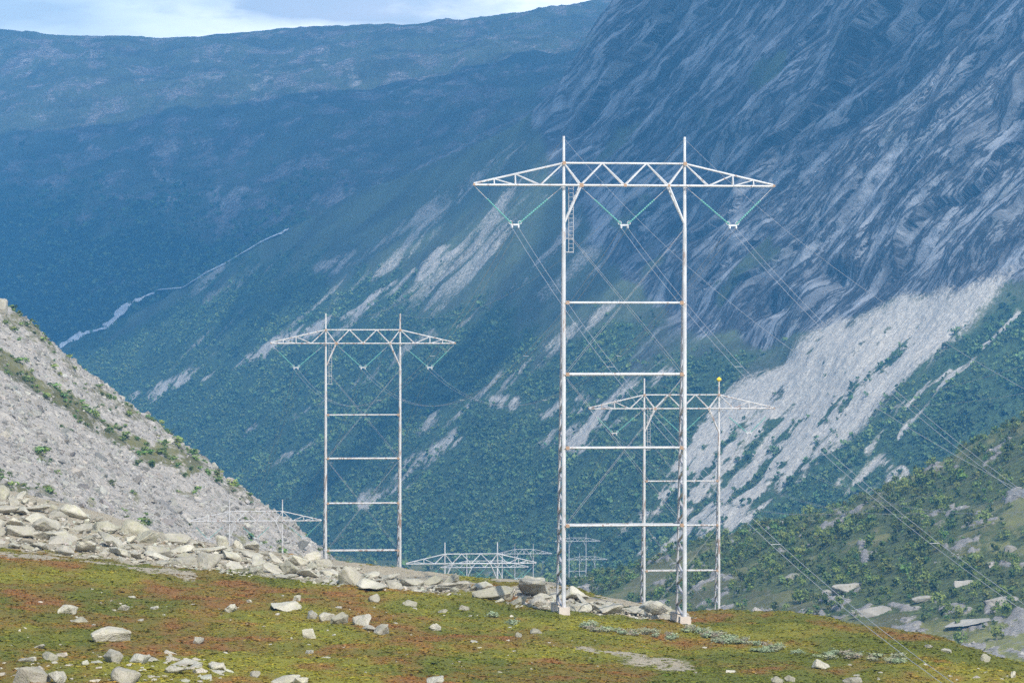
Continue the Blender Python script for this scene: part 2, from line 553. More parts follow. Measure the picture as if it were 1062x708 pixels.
# ---- big cliff mountain on the right and its forested foot
c2 = [-200, 65, 300, 450, 550, 640, 750, 900, 1062, 1400]
cliff = Sheet(c2, [
    rowp(c2, [620, 620, 620, 618, 615, 612, 610, 610, 610, 610], [4300, 4000, 3450, 3050, 2850, 2720, 2600, 2480, 2380, 2250]),
    rowp(c2, [540, 520, 500, 505, 505, 500, 500, 490, 480, 460], [4600, 4350, 3800, 3350, 3120, 2950, 2790, 2640, 2520, 2400]),
    rowp(c2, [470, 430, 390, 390, 390, 390, 390, 380, 370, 330], [4800, 4650, 4100, 3650, 3400, 3200, 3000, 2800, 2660, 2500]),
    rowp(c2, [430, 385, 300, 270, 260, 280, 300, 290, 270, 200], [4900, 4800, 4330, 3950, 3680, 3450, 3180, 2950, 2790, 2620]),
    rowp(c2, [415, 365, 250, 200, 150, 120, 60, 20, -20, -100], [4950, 4880, 4480, 4250, 4000, 3700, 3400, 3150, 2980, 2800]),
    rowp(c2, [405, 357, 236, 168, 116, -8, -140, -260, -380, -560], [5000, 4930, 4550, 4400, 4120, 3850, 3600, 3380, 3200, 3050]),
    rowp(c2, [425, 385, 262, 195, 150, 20, -140, -260, -380, -560], [5100, 5050, 4680, 4550, 4350, 4150, 4000, 3800, 3600, 3400])],
    1.4, [50, 75, 75, 200, 200, 14])
mx, my = cliff.mx, cliff.my
X, Y, Z = cliff.p[..., 0], cliff.p[..., 1], cliff.p[..., 2]
n = cliff.normals()
ang = math.radians(47)
wob = 6 * fbm(X / 160, Y / 160, Z / 160, 3)
tt = (mx * math.sin(ang) + my * math.cos(ang)) * .72 + wob      # metres across the fall line
ss = (-mx * math.cos(ang) + my * math.sin(ang)) * .72           # metres down the fall line
CL = [(552, 112), (640, -20), (1500, -760), (1500, 250), (1062, 284), (1000, 308), (930, 318), (860, 340), (790, 352), (715, 340), (665, 305), (625, 255), (585, 190)]
cl_sd = poly_sd(CL, mx + 16 * fbm(X / 80, Y / 80, Z / 80, 4), my + 16 * fbm(X / 80 + 7, Y / 80, Z / 80, 4))
cl = sstep(-14, 14, cl_sd)
SCR = [(1052, 278), (1012, 330), (925, 415), (850, 480), (780, 545), (738, 580), (705, 612), (650, 622), (632, 600), (655, 530), (708, 445), (765, 395), (825, 354), (862, 326), (885, 332), (940, 305), (1000, 300)]
sc_sd = poly_sd(SCR, mx + 10 * fbm(tt / 20, ss / 110, 1, 4), my + 10 * fbm(tt / 20, ss / 110, 5, 4))
sc_in = sstep(-20, 24, sc_sd)
# relief: slabs and gullies running down the cliff, softer on the slopes below
g1 = ridged(tt / 60, ss / 330, 0., 5, .6); g2 = fbm(tt / 17, ss / 120, 3., 4, .6); g3 = fbm(tt / 5.2, ss / 45, 7., 3, .6)
steps = ridged(tt / 210, ss / 95, 4., 4, .55)
def h2(a, b): return _g[_perm[(_perm[np.asarray(a, int) & 255] + np.asarray(b, int)) & 255] & 255, 0]


def slabs(L, S, seed):
    p_ = tt / L + .55 * fbm(tt / (3 * L), ss / (4 * L), seed, 3) ; k_ = np.floor(p_); f_ = p_ - k_
    q_ = ss / S + 2.3 * h2(k_, k_ * 0 + seed) + .5 * fbm(tt / L, ss / S, seed + 3., 2); l_ = np.floor(q_); e_ = q_ - l_
    w_ = sstep(.15, .95, e_); hh = h2(k_ + 37 * seed, l_) * (1 - w_) + h2(k_ + 37 * seed, l_ + 1) * w_
    hs = h2(k_ + 5, l_) * (1 - w_) + h2(k_ + 5, l_ + 1) * w_
    up_ = sstep(.66, 1., f_)
    hn = h2(k_ + 1 + 37 * seed, l_) * (1 - w_) + h2(k_ + 1 + 37 * seed, l_ + 1) * w_
    return hh * (1 - up_) + hn * up_ + (f_ * (1 - up_) - .35) * (.8 + hs)


d = sstep(-6, 55, cl_sd) * ((g1 - .55) * 14 + g2 * 6 + slabs(62, 260, 1) * 14 + slabs(25, 130, 2) * 7. + slabs(11, 80, 3) * 2.4) \
    + (1 - cl) * (7 * fbm(X / 120, Y / 120, Z / 120, 4) + 3.2 * fbm(tt / 24, ss / 150, 2., 4) + 1.1 * fbm(X / 9, Y / 9, Z / 9, 3))
# hollows under the cliff foot
for hx, hy, r, a in ((868, 290, 22, 11), (800, 318, 20, 9), (700, 320, 26, 8), (1050, 130, 40, 9), (800, 365, 26, 9), (690, 150, 40, 6)):
    d -= a * np.exp(-(((mx - hx) / r) ** 2 + ((my - hy) / (r * .6)) ** 2))
edge = 1 - .8 * np.exp(-((cliff.v - 5) / .12) ** 2) * (mx < 560)
cliff.p = cliff.p + n * (d * edge)[..., None]
# material masks
anis = fbm(tt / 15, ss / 190, 11., 5, .6); anis2 = fbm(tt / 42, ss / 300, 21., 4)
low = sstep(330, 560, my + .25 * (mx - 800))
gstr = fbm(tt / 9, ss / 95, 41., 4, .62) + .6 * anis + .45 * fbm(X / 14, Y / 14, Z / 10, 3)
scree2 = sc_in * sstep(.55, -.15, gstr - .21 + .36 * low + .34 * sstep(740, 670, mx) + .05 * sstep(760, 680, mx) - .5 * sstep(38, 8, sc_sd) * sstep(700, 800, mx) * 0)
for pts, w, k in (([(470, 262), (420, 291), (350, 332), (240, 376), (132, 414)], 8, .8), ([(545, 290), (480, 330), (400, 378), (330, 420), (250, 450)], 6, .5), ([(640, 318), (570, 362), (520, 398), (440, 445)], 10, .6), ([(300, 250), (250, 290), (205, 310)], 8, .45),
                  ([(540, 150), (470, 205), (390, 255), (330, 282)], 10, .55), ([(560, 200), (500, 250), (430, 300), (330, 350)], 13, .5), ([(612, 412), (560, 425), (505, 415)], 11, .7), ([(690, 385), (630, 420), (596, 462)], 13, .8), ([(470, 455), (435, 478), (400, 512)], 12, .7), ([(420, 500), (380, 522)], 10, .8), ([(330, 460), (280, 480)], 8, .6),
                  ([(1010, 370), (960, 420), (930, 450)], 5, .8), ([(1055, 320), (1010, 372), (980, 402)], 4, .8), ([(985, 385), (930, 425), (900, 470)], 4, .7), ([(915, 480), (880, 510)], 14, .9), ([(935, 490), (905, 520)], 8, .7),
                  ([(560, 455), (600, 440), (650, 440)], 12, .6)):
    dd = line_d(pts, mx + 6 * fbm(X / 35, Y / 35, Z / 35, 3), my + 6 * fbm(X / 35 + 4, Y / 35, Z / 35, 3))
    scree2 = np.maximum(scree2, (1 - sstep(.25 * w, 1.5 * w, dd)) * np.clip(k * .98 * sstep(-.5, .3, fbm(tt / 7, ss / 60, 51., 4, .65) + .4 * anis), 0, 1))
scree2 = np.maximum(scree2, .58 * sstep(-.08, .45, anis + .5 * anis2) * (1 - cl) * sstep(520, 330, my + .15 * mx))
tl = np.interp(mx, [-200, 65, 200, 300, 450, 600, 700, 800, 1062, 1400], [380, 340, 285, 262, 300, 330, 350, 380, 290, 230])
wood2 = sstep(-25, 45, my - tl + 55 * fbm(X / 90, Y / 90, Z / 60, 4) + 30 * fbm(tt / 22, ss / 200, 31., 4))
wood2 *= (1 - cl) * (1 - .92 * np.clip(scree2 * 1.4, 0, 1))
# ledges of green on the cliff
ledge = sstep(.05, .4, fbm(tt / 40 + 3, ss / 110, 4., 5)) * cl * sstep(1000, 800, mx) * sstep(-.25, .2, fbm(tt / 60, ss / 60, 2., 3))
rock2 = np.clip(cl * 1.0 - .8 * ledge + (1 - cl) * (.12 + .55 * anis2), 0, 1)
st2 = np.stack([tt, ss, np.zeros_like(tt)], -1)
m_cl = terrain_mat('cliff_mountain_ground', (.075, .098, .045), (.178, .185, .196), (.53, .49, .42), (.044, .074, .028), 1.1, 1.2)
tag(cliff.build('cliff_mountain', m_cl, {'mask': np.stack([rock2, np.clip(scree2, 0, 1), wood2], -1)}, {'st': st2}), kind='structure')

# ---- scree hill on the left
c3 = [-260, -80, 0, 100, 200, 300, 360, 430]
lh = Sheet(c3, [
    rowp(c3, [560, 570, 575, 630, 705, 765, 790, 820], [590, 610, 620, 660, 690, 705, 720, 745]),
    rowp(c3, [430, 485, 505, 545, 598, 640, 668, 712], [700, 715, 725, 755, 785, 800, 815, 835]),
    rowp(c3, [270, 370, 415, 474, 530, 588, 624, 675], [830, 840, 850, 865, 880, 890, 895, 905]),
    rowp(c3, [140, 262, 318, 394, 470, 546, 593, 648], [960] * 8),
    [PZ(px, z, 1060) for px, z in zip(c3, [10, -15, -22, -38, -55, -72, -80, -90])],
    [PZ(px, -110, 1250) for px in c3]], 1.8, [60, 70, 70, 12, 6])
X, Y, Z = lh.p[..., 0], lh.p[..., 1], lh.p[..., 2]; n = lh.normals(); mx, my = lh.mx, lh.my
d = 2.2 * fbm(X / 32, Y / 32, Z / 32, 4) + 1.6 * fbm(X / 11 + 4, Y / 25, Z / 11, 3) + .55 * fbm(X / 6, Y / 6, Z / 6, 3) + .25 * fbm(X / 1.6, Y / 1.6, Z / 1.6, 2)
lh.p = lh.p + n * d[..., None]
gn = fbm(X / 14, Y / 30, Z / 9, 5); gn2 = fbm(X / 4, Y / 8, Z / 3, 4)
ridge = np.interp(mx, [-260, 0, 340], [140, 318, 575])
green3 = np.zeros_like(X)
for pts, w, k in (([(-40, 350), (20, 385), (70, 415), (110, 440), (160, 468), (200, 486)], 11, 1.), ([(5, 345), (40, 368), (75, 400), (110, 420)], 10, .6), ([(20, 510), (0, 500)], 12, .9), ([(40, 478), (62, 494)], 6, .8), ([(140, 520), (150, 545)], 9, .7), ([(185, 500), (200, 515)], 8, .7)):
    green3 = np.maximum(green3, k * (1 - sstep(.4 * w, 1.6 * w, line_d(pts, mx + 9 * gn, my + 9 * gn2))) * np.clip(.9 + .7 * gn2, 0, 1))
green3 = np.maximum(green3, .75 * sstep(34, 4, my - ridge + 12 * gn) * sstep(-.3, .2, gn + .6 * gn2))
green3 = np.maximum(green3, .7 * sstep(.15, .42, fbm(X / 9, Y / 22, Z / 5, 4) + .25 * gn2 - .1))
green3 = np.maximum(green3, .8 * sstep(190, 300, mx) * sstep(-.12, .3, gn + .7 * gn2))
scree3 = np.clip(1.15 - green3, 0, 1)
m_lh = terrain_mat('scree_hill_ground', (.135, .128, .048), (.3, .29, .28), (.40, .365, .315), (.05, .065, .02), .55, 1.0)
tag(lh.build('scree_hill', m_lh, {'mask': np.stack([green3 * 0 + .2, scree3, green3 * .35], -1)}, {'st': np.stack([Y, X, Z], -1)}), kind='structure')

# ---- bushy hillside on the right
c4 = [520, 640, 750, 850, 950, 1062, 1200, 1400]
rh = Sheet(c4, [
    rowp(c4, [668, 676, 692, 708, 718, 733, 752, 782], [1350, 1200, 1100, 1050, 1020, 1000, 980, 950]),
    rowp(c4, [640, 640, 640, 640, 636, 626, 612, 590], [1560, 1400, 1280, 1200, 1150, 1120, 1090, 1060]),
    rowp(c4, [622, 612, 590, 574, 548, 512, 470, 400], [1750, 1560, 1440, 1370, 1320, 1290, 1260, 1220]),
    rowp(c4, [612, 594, 560, 534, 492, 436, 364, 255], [1900, 1720, 1620, 1560, 1510, 1460, 1410, 1360]),
    [PZ(px, z, d) for px, z, d in zip(c4, [-140, -125, -110, -90, -75, -45, -10, 25], [2150, 2000, 1850, 1800, 1750, 1700, 1650, 1600])]], 1.8, [50, 60, 60, 10])
X, Y, Z = rh.p[..., 0], rh.p[..., 1], rh.p[..., 2]; n = rh.normals(); mx, my = rh.mx, rh.my
band = ridged(X / 120 + Z / 14, Z / 9, Y / 160, 4)
d = 3.0 * fbm(X / 45, Y / 45, Z / 30, 4) + .9 * fbm(X / 9, Y / 9, Z / 9, 3)
rn = fbm(X / 26, Y / 60, Z / 7, 5, .6); rn2 = fbm(X / 7, Y / 14, Z / 3, 4, .6)
rock4 = sstep(.12, .42, rn + .55 * rn2 + .1 * sstep(560, 660, my) * sstep(840, 1000, mx) - .12 + .20 * sstep(600, 650, my) + .06)
rh.p = rh.p + n * (d + 1.0 * rock4)[..., None]
wood4 = sstep(-.25, .15, fbm(X / 60, Y / 90, Z / 20, 4) + .5 * rn2 + .12) * (1 - rock4) * (1 - .75 * sstep(625, 670, my))
rh.wood = wood4
m_rh = terrain_mat('bushy_hillside_ground', (.165, .165, .050), (.33, .315, .295), (.34, .315, .28), (.085, .105, .034), .8, 1.)
tag(rh.build('bushy_hillside', m_rh, {'mask': np.stack([rock4 * .5, rock4, wood4], -1)}, {'st': np.stack([Z * 2, X, Y], -1)}), kind='structure')

# ---- tundra in front, with the boulder ridge
c5 = [-300, 0, 200, 340, 430, 560, 640, 700, 770, 850, 950, 1062, 1350]
def near(D, zs):
    return [((px - CX) / F * 200, D, z) for px, z in zip(c5, zs)]
flat = lambda z, *r: [z] * 10 + list(r)
crest_y = [470, 508, 562, 582, 594, 606, 624, 634, 638, 643.5, 661, 690, 738]
crest_d = [385, 380, 370, 362, 352, 345, 335, 328, 326, 318, 302, 280, 266]
crest = rowp(c5, crest_y, crest_d)
tun = Sheet(c5, [
    near(-70, flat(-1.9, -3, -8, -16)), near(-8, flat(-1.62, -1.7, -4, -12)), near(4, flat(-1.66, -1.8, -5, -13)),
    near(26, flat(-5.2, -6, -10, -20)), near(62, flat(-13, -14, -18, -30)), near(105, flat(-17.6, -19, -24, -33)), near(150, flat(-18.4, -20, -23, -31)),
    rowp(c5, [720, 718, 716, 716, 716, 716, 716, 717, 718, 718, 719, 722, 770], [195, 197, 200, 203, 207, 212, 215, 218, 222, 225, 228, 230, 225]),
    rowp(c5, [620, 645, 655, 660, 663, 672, 676, 678, 676, 680, 690, 706, 756], [255, 250, 255, 258, 260, 262, 264, 266, 268, 262, 252, 242, 235]),
    rowp(c5, [540, 572, 590, 605, 614, 632, 641, 643, 643, 649, 669, 697, 746], [330, 325, 325, 322, 318, 306, 303, 306, 312, 300, 276, 254, 246]),
    crest,
    [PZ(px, p[2] - 8, p[1] + 52) for px, p in zip(c5, crest)],
    [PZ(px, z, 720) for px, z in zip(c5, [-30, -42, -58, -66, -68, -68, -68, -68, -68, -68, -68, -68, -66])]],
    1.9, [4, 6, 8, 8, 8, 8, 14, 70, 80, 60, 20, 10])
X, Y, Z = tun.p[..., 0], tun.p[..., 1], tun.p[..., 2]; mx, my = tun.mx, tun.my
vis = sstep(20, 120, Y)
d = vis * (.42 * fbm(X / 9, Y / 14, 0, 3) + .20 * fbm(X / 2.6, Y / 3.5, 2., 3) + .07 * fbm(X / .7, Y / .9, 4., 2))
tun.p = tun.p + np.array([0, 0, 1.]) * d[..., None]
low_y = np.interp(mx, [-300, 0, 100, 200, 300, 340, 430, 500, 560, 640, 700, 760, 1100], [535, 566, 579, 590, 601, 605, 613, 622, 630, 641, 643, 640, 600])
bould = sstep(3, -5, my - low_y + 7 * fbm(X / 5, Y / 8, 0, 4)) * sstep(30, 8, mx - 690) * (Y < 400) * (1 - sstep(430, 520, mx) * sstep(-.05, .15, fbm(X / 5 + 2, Y / 9, 7., 3)))


def tundra_colour(X, Y):
    a = fbm(X / 8.5, Y / 26, 3., 4, .6); b = fbm(X / 3.2, Y / 8, 9., 4, .6); c = fbm(X / 22, Y / 40, 5., 3); e = fbm(X / 1.1, Y / 2.4, 2., 3)
    red = sstep(-.32, .48, a + .55 * b + .25 * e - .10 + .12 * (X < -5) - .16 * sstep(2, 12, X) * sstep(290, 270, Y))
    yel = sstep(-.25, .5, c + .4 * b - .2 * a)
    g = np.array([.150, .165, .020]); y = np.array([.285, .262, .030]); r = np.array([.310, .130, .042]); br = np.array([.250, .170, .034])
    col = g + (y - g) * yel[..., None]
    rr = r + (br - r) * sstep(-.2, .3, fbm(X / 4, Y / 9, 17., 3))[..., None]
    return (col + (rr - col) * (red * .86)[..., None]) * .86, red, yel


tcol, tred, tyel = tundra_colour(X, Y)
m, nt, b = new_mat('tundra_turf'); N = NT(nt); co = N.coord()
k1 = N.noise(N.scale(co, (3., 1.5, 3.)), 1., 5, .7); k2 = N.noise(N.scale(co, (11, 6, 11)), 1., 4, .7)
tc = N.attr('turf')
tc = N.mix(N.ramp(k1, [(.3, .6), (.5, 0.)]), tc, N.mix(1., tc, (.35, .42, .4), 'MULTIPLY'))
tc = N.mix(N.ramp(k2, [(.52, 0.), (.75, .5)]), tc, (.20, .15, .055))
gr = N.mix(N.ramp(k2, [(.3, 0.), (.7, 1.)]), (.26, .22, .15), (.47, .41, .30))
sepb = N.n('ShaderNodeSeparateColor'); N.l(N.attr('mask'), sepb.inputs[0])
tc = N.mix(N.ramp(N.math('ADD', sepb.outputs[0], N.math('SUBTRACT', k1, .5)), [(.4, 0.), (.6, 1.)]), tc, gr)
N.l(tc, b.inputs['Base Color'])
N.l(N.bump(N.math('ADD', k1, N.math('MULTIPLY', k2, .4)), .25, .9), b.inputs['Normal'])
track = 0 * X
for pts, w in (([(595, 672), (640, 680), (690, 688), (720, 694)], 5), ([(0, 573), (60, 578), (130, 588), (200, 598)], 4)):
    track = np.maximum(track, (1 - sstep(.3 * w, 1.4 * w, line_d(pts, mx + 6 * fbm(X / 2, Y / 4, 0, 3), my + 3 * fbm(X / 2, Y / 4, 5., 3)))) * .75)
tag(tun.build('tundra_ground', m, {'turf': tcol, 'mask': np.stack([np.maximum(bould * .9, track), bould * 0, bould * 0], -1)}), kind='structure')

# ---- valley floor between the hills
c6 = [-500, 0, 300, 500, 700, 900, 1200, 1700]
vf = Sheet(c6, [
    [PZ(px, z, 560) for px, z in zip(c6, [-40, -46, -52, -56, -58, -60, -66, -70])],
    [PZ(px, z, 760) for px, z in zip(c6, [-60, -70, -74, -76, -76, -78, -80, -80])],
    [PZ(px, -97, 1200) for px in c6], [PZ(px, -122, 2000) for px in c6], [PZ(px, -160, 2800) for px in c6], [PZ(px, -215, 4600) for px in c6]], 8, [10, 20, 30, 40, 20])
X, Y, Z = vf.p[..., 0], vf.p[..., 1], vf.p[..., 2]
vf.p[..., 2] += 3.5 * fbm(X / 70, Y / 70, 0, 4)
wv = sstep(-.3, .1, fbm(X / 60, Y / 60, 4., 4)); rv = sstep(.2, .5, fbm(X / 25, Y / 40, 8., 4))
tag(vf.build('valley_floor', m_rh, {'mask': np.stack([rv, rv, wv], -1)}, {'st': np.stack([X, Y, Z], -1)}), kind='structure')

# ---- mountain stream between the two mountains
st_pts = [(62, 361), (78, 351), (90, 344), (112, 331), (130, 319), (150, 309), (166, 302), (190, 294), (215, 284), (235, 271), (252, 261), (270, 250), (285, 243), (292, 240), (301, 235)]
wid = [5, 8, 6, 6, 5, 3, 5, 2.6, 2.2, 1.6, 1.6, 1.8, 4.5, 3.5, 1.]
tr = []
for px, py in st_pts:
    best = None
    for s_ in (cliff, far):
        for dy in (0, 3, 6, 9):
            h, nn = s_.hit(px, py + dy)
            if h is not None:
                if best is None or h.y < best.y: best = h
                break
    tr.append(best)
V = []; Fc = []
fine = []
for i in range(len(tr) - 1):
    for k in range(8):
        t = k / 8; fine.append((tr[i].lerp(tr[i + 1], t), 1.55 * (wid[i] * (1 - t) + wid[i + 1] * t)))
for i, (p, w) in enumerate(fine):
    a = fine[max(0, i - 1)][0]; bb = fine[min(len(fine) - 1, i + 1)][0]; dr = (bb - a).normalized()
    side = dr.cross(Vector((0, 0, 1))).normalized(); upv = Vector((0, -.55, .83))
    ww = w * (.55 + .9 * random.random())
    side = (dr.cross(upv)).normalized()
    j = random.uniform(-1, 1) * 1.2
    for q, hh in ((-1, .0), (0, 1.2), (1, .0)):
        V.append(tuple(p + side * (q * ww * .6 + j) + upv * (2.2 + hh)))
for i in range(len(fine) - 1):
    for q in (0, 1):
        k = i * 3 + q; Fc.append((k, k + 3, k + 4, k + 1))
me = bpy.data.meshes.new('stream'); me.from_pydata(V, [], Fc); me.update()
m_w, nt, b = new_mat('white_water'); N = NT(nt)
w1 = N.noise(N.coord(), .25, 4, .7)
N.l(N.ramp(w1, [(.35, (.26, .29, .31)), (.6, (.80, .82, .84))]), b.inputs['Base Color']); b.inputs['Roughness'].default_value = .35
tag(link('stream', me, m_w), kind='structure')

# ================================================================== VEGETATION (masses)
rs = np.random.RandomState(21)
m_far_leaf = leaf_mat('far_birch_leaves', (.102, .165, .066), (1.3, 1.3, 1.2))
pr = [crown_proto(13, rs, .46, .5, .5, .32) for _ in range(7)]
w = cliff_w = wood2 * (cliff.v < 5.0) * (cliff.mx > -60) * (cliff.mx < 1120)
w = w ** 2 * (.25 + .75 * sstep(-.25, .15, fbm(cliff.p[..., 0] / 38, cliff.p[..., 1] / 38, cliff.p[..., 2] / 22, 4)))
pos, i, j = cliff.sample(w, 58000, rs)
sz = np.clip(rs.lognormal(.95, .36, len(pos)), 1.3, 6.)
tn = tints(rs, len(pos), .7, 1.35, .08); big = fbm(pos[:, 0] / 70, pos[:, 1] / 70, pos[:, 2] / 40, 3)[:, None]
tn = np.clip(tn * (1 + .55 * big) * (1 + np.clip(big, 0, 1) * np.array([.5, .15, -.2])), .15, 2)
tag(scatter('birch_forest', pr, pos, np.stack([sz * 1.05, sz * 1.05, sz], 1), tn, m_far_leaf, rs), kind='stuff')
pos, i, j = far.sample(wood1 * (far.v < 2.6) * (far.mx > -60) * (far.mx < 620), 7000, rs)
sz = np.clip(rs.lognormal(1.6, .3, len(pos)), 2.5, 10)
tag(scatter('mountain_birch_scrub', pr, pos, np.stack([sz * 1.25, sz * 1.25, sz * .9], 1), tints(rs, len(pos), .4, 1.1), m_far_leaf, rs), kind='stuff')

# trees of the right hillside: the rest of them as one mass, the largest as things further down
m_leaf = leaf_mat('birch_leaves', (.140, .195, .058))
pr4 = [crown_proto(70, rs, .36, .46, .54, .15) for _ in range(6)]
wt = wood4 * (rh.v < 3.2)
pos, i, j = rh.sample(wt ** 1.6, 3300, rs)
sz = np.clip(rs.lognormal(.62, .42, len(pos)), .7, 4.5)
tag(scatter('hillside_birch_scrub', pr4, pos, np.stack([sz * 1.15, sz * 1.15, sz], 1), tints(rs, len(pos), .45, 1.2), m_leaf, rs), kind='stuff')
wlow = wv * 1.
pos, i, j = vf.sample((wlow + .15) * (np.abs(vf.mx - 531) < 640), 5200, rs)
sz = np.clip(rs.lognormal(1.35, .32, len(pos)), 1.8, 7)
tag(scatter('valley_birch_forest', pr, pos, np.stack([sz * 1.1, sz * 1.1, sz], 1), tints(rs, len(pos), .45, 1.2), m_leaf, rs), kind='stuff')

# stones of the right hillside and of the scree hill
m_st = stone_mat('grey_scree_stone', (.43, .40, .345), (.30, .29, .22), 1.)
prr = [rock_proto(rs, 11, .6) for _ in range(8)]
pos, i, j = lh.sample(np.clip(scree3, 0, 1) ** 2 * (lh.v < 3.3) * (lh.mx > -40) * (lh.mx < 400), 26000, rs)
sz = np.clip(rs.lognormal(-.6, .62, len(pos)), .2, 4.)
tag(scatter('scree_stones', prr, pos, np.stack([sz, sz, sz * .9], 1), tints(rs, len(pos), .45, 1.15, .03), m_st, rs, .35, sink=.1), kind='stuff')
pos, i, j = rh.sample(rock4 * (rh.v < 3.3), 1500, rs)
sz = np.clip(rs.lognormal(.0, .5, len(pos)), .4, 4.)
tag(scatter('hillside_rubble', prr, pos, np.stack([sz * 1.5, sz * 1.2, sz * .8], 1), tints(rs, len(pos), .55, 1.05, .03), m_st, rs, .25, sink=.1), kind='stuff')
# scrub on the scree hill
pos, i, j = lh.sample(np.clip(green3 - .35, 0, 1) * (lh.v < 3.1), 900, rs)
sz = np.clip(rs.lognormal(.1, .4, len(pos)), .5, 2.6)
tag(scatter('scree_hill_scrub', pr4, pos, np.stack([sz * 1.5, sz * 1.5, sz * .8], 1), tints(rs, len(pos), .7, 1.7), m_leaf, rs), kind='stuff')

# heather, grass and dwarf shrub of the tundra
m_h = leaf_mat('tundra_heath', (1., 1., 1.), (1.22, 1.2, 1.12), .15)
prt = [crown_proto(9, rs, .5, .3, .25, .34) for _ in range(8)]
wv5 = (tun.v > 6.9) * (tun.v < 10.3) * (1 - .93 * np.clip(bould + track, 0, 1)) * (tun.mx > -60) * (tun.mx < 1120)
pos, i, j = tun.sample(wv5 * (.5 + .5 * sstep(-.2, .3, fbm(tun.p[..., 0] / 1.5, tun.p[..., 1] / 3, 1., 3))), 52000, rs)
tc5, rd5, _ = tundra_colour(pos[:, 0], pos[:, 1])
sz = np.clip(rs.lognormal(-1.6, .4, len(pos)), .08, .6)
tag(scatter('tundra_heather', prt, pos, np.stack([sz * 1.4, sz * 1.4, sz * .38], 1), np.clip(tc5 * tints(rs, len(pos), .82, 1.2, .06), .004, .6), m_h, rs, .0, sink=.1), kind='stuff')

# ================================================================== BOULDERS
rs = np.random.RandomState(5)
m_b = stone_mat('pale_boulder_stone', (.52, .485, .40), (.44, .43, .25), .9)
BP = []
for k in range(12):
    V, Fc = rock_proto(rs, [13, 16, 20, 12][k % 4], [.62, .5, .75, .42][k % 4], 2)
    me = mesh_np('boulder', V, [Fc]); t = np.ones((len(V), 3)) * (.64 + .44 * rs.rand()) * np.array([1, .985 + .03 * rs.rand(), .93 + .09 * rs.rand()])
    point_color(me, 'tint', t); set_smooth(me, False); me.materials.append(m_b); BP.append(me)
_used = [0]


def boulder(pos, w, h, label, group=None, name='boulder', rz=None, dep=None, tilt=.12, proto=None, sink=.32):
    me = BP[rs.randint(len(BP)) if proto is None else proto]
    o = link(name, me); hh = max(v.co.z for v in me.vertices) if False else .3
    o.location = (pos[0], pos[1], pos[2] + h * (.5 - sink))
    o.rotation_euler = (rs.normal() * tilt, rs.normal() * tilt, rs.rand() * 6.28 if rz is None else rz)
    o.scale = (w, w * (.85 if dep is None else dep), h / .62)
    return tag(o, label, 'boulder', group)


def fg_rock(px, py, wpx, hpx, label, group=None, **k):
    h, nn = tun.hit(px, py)
    if h is None: return None
    s = h.y / F
    return boulder(h, wpx * s * 1.0, hpx * s * 1.65, label, group, **k)


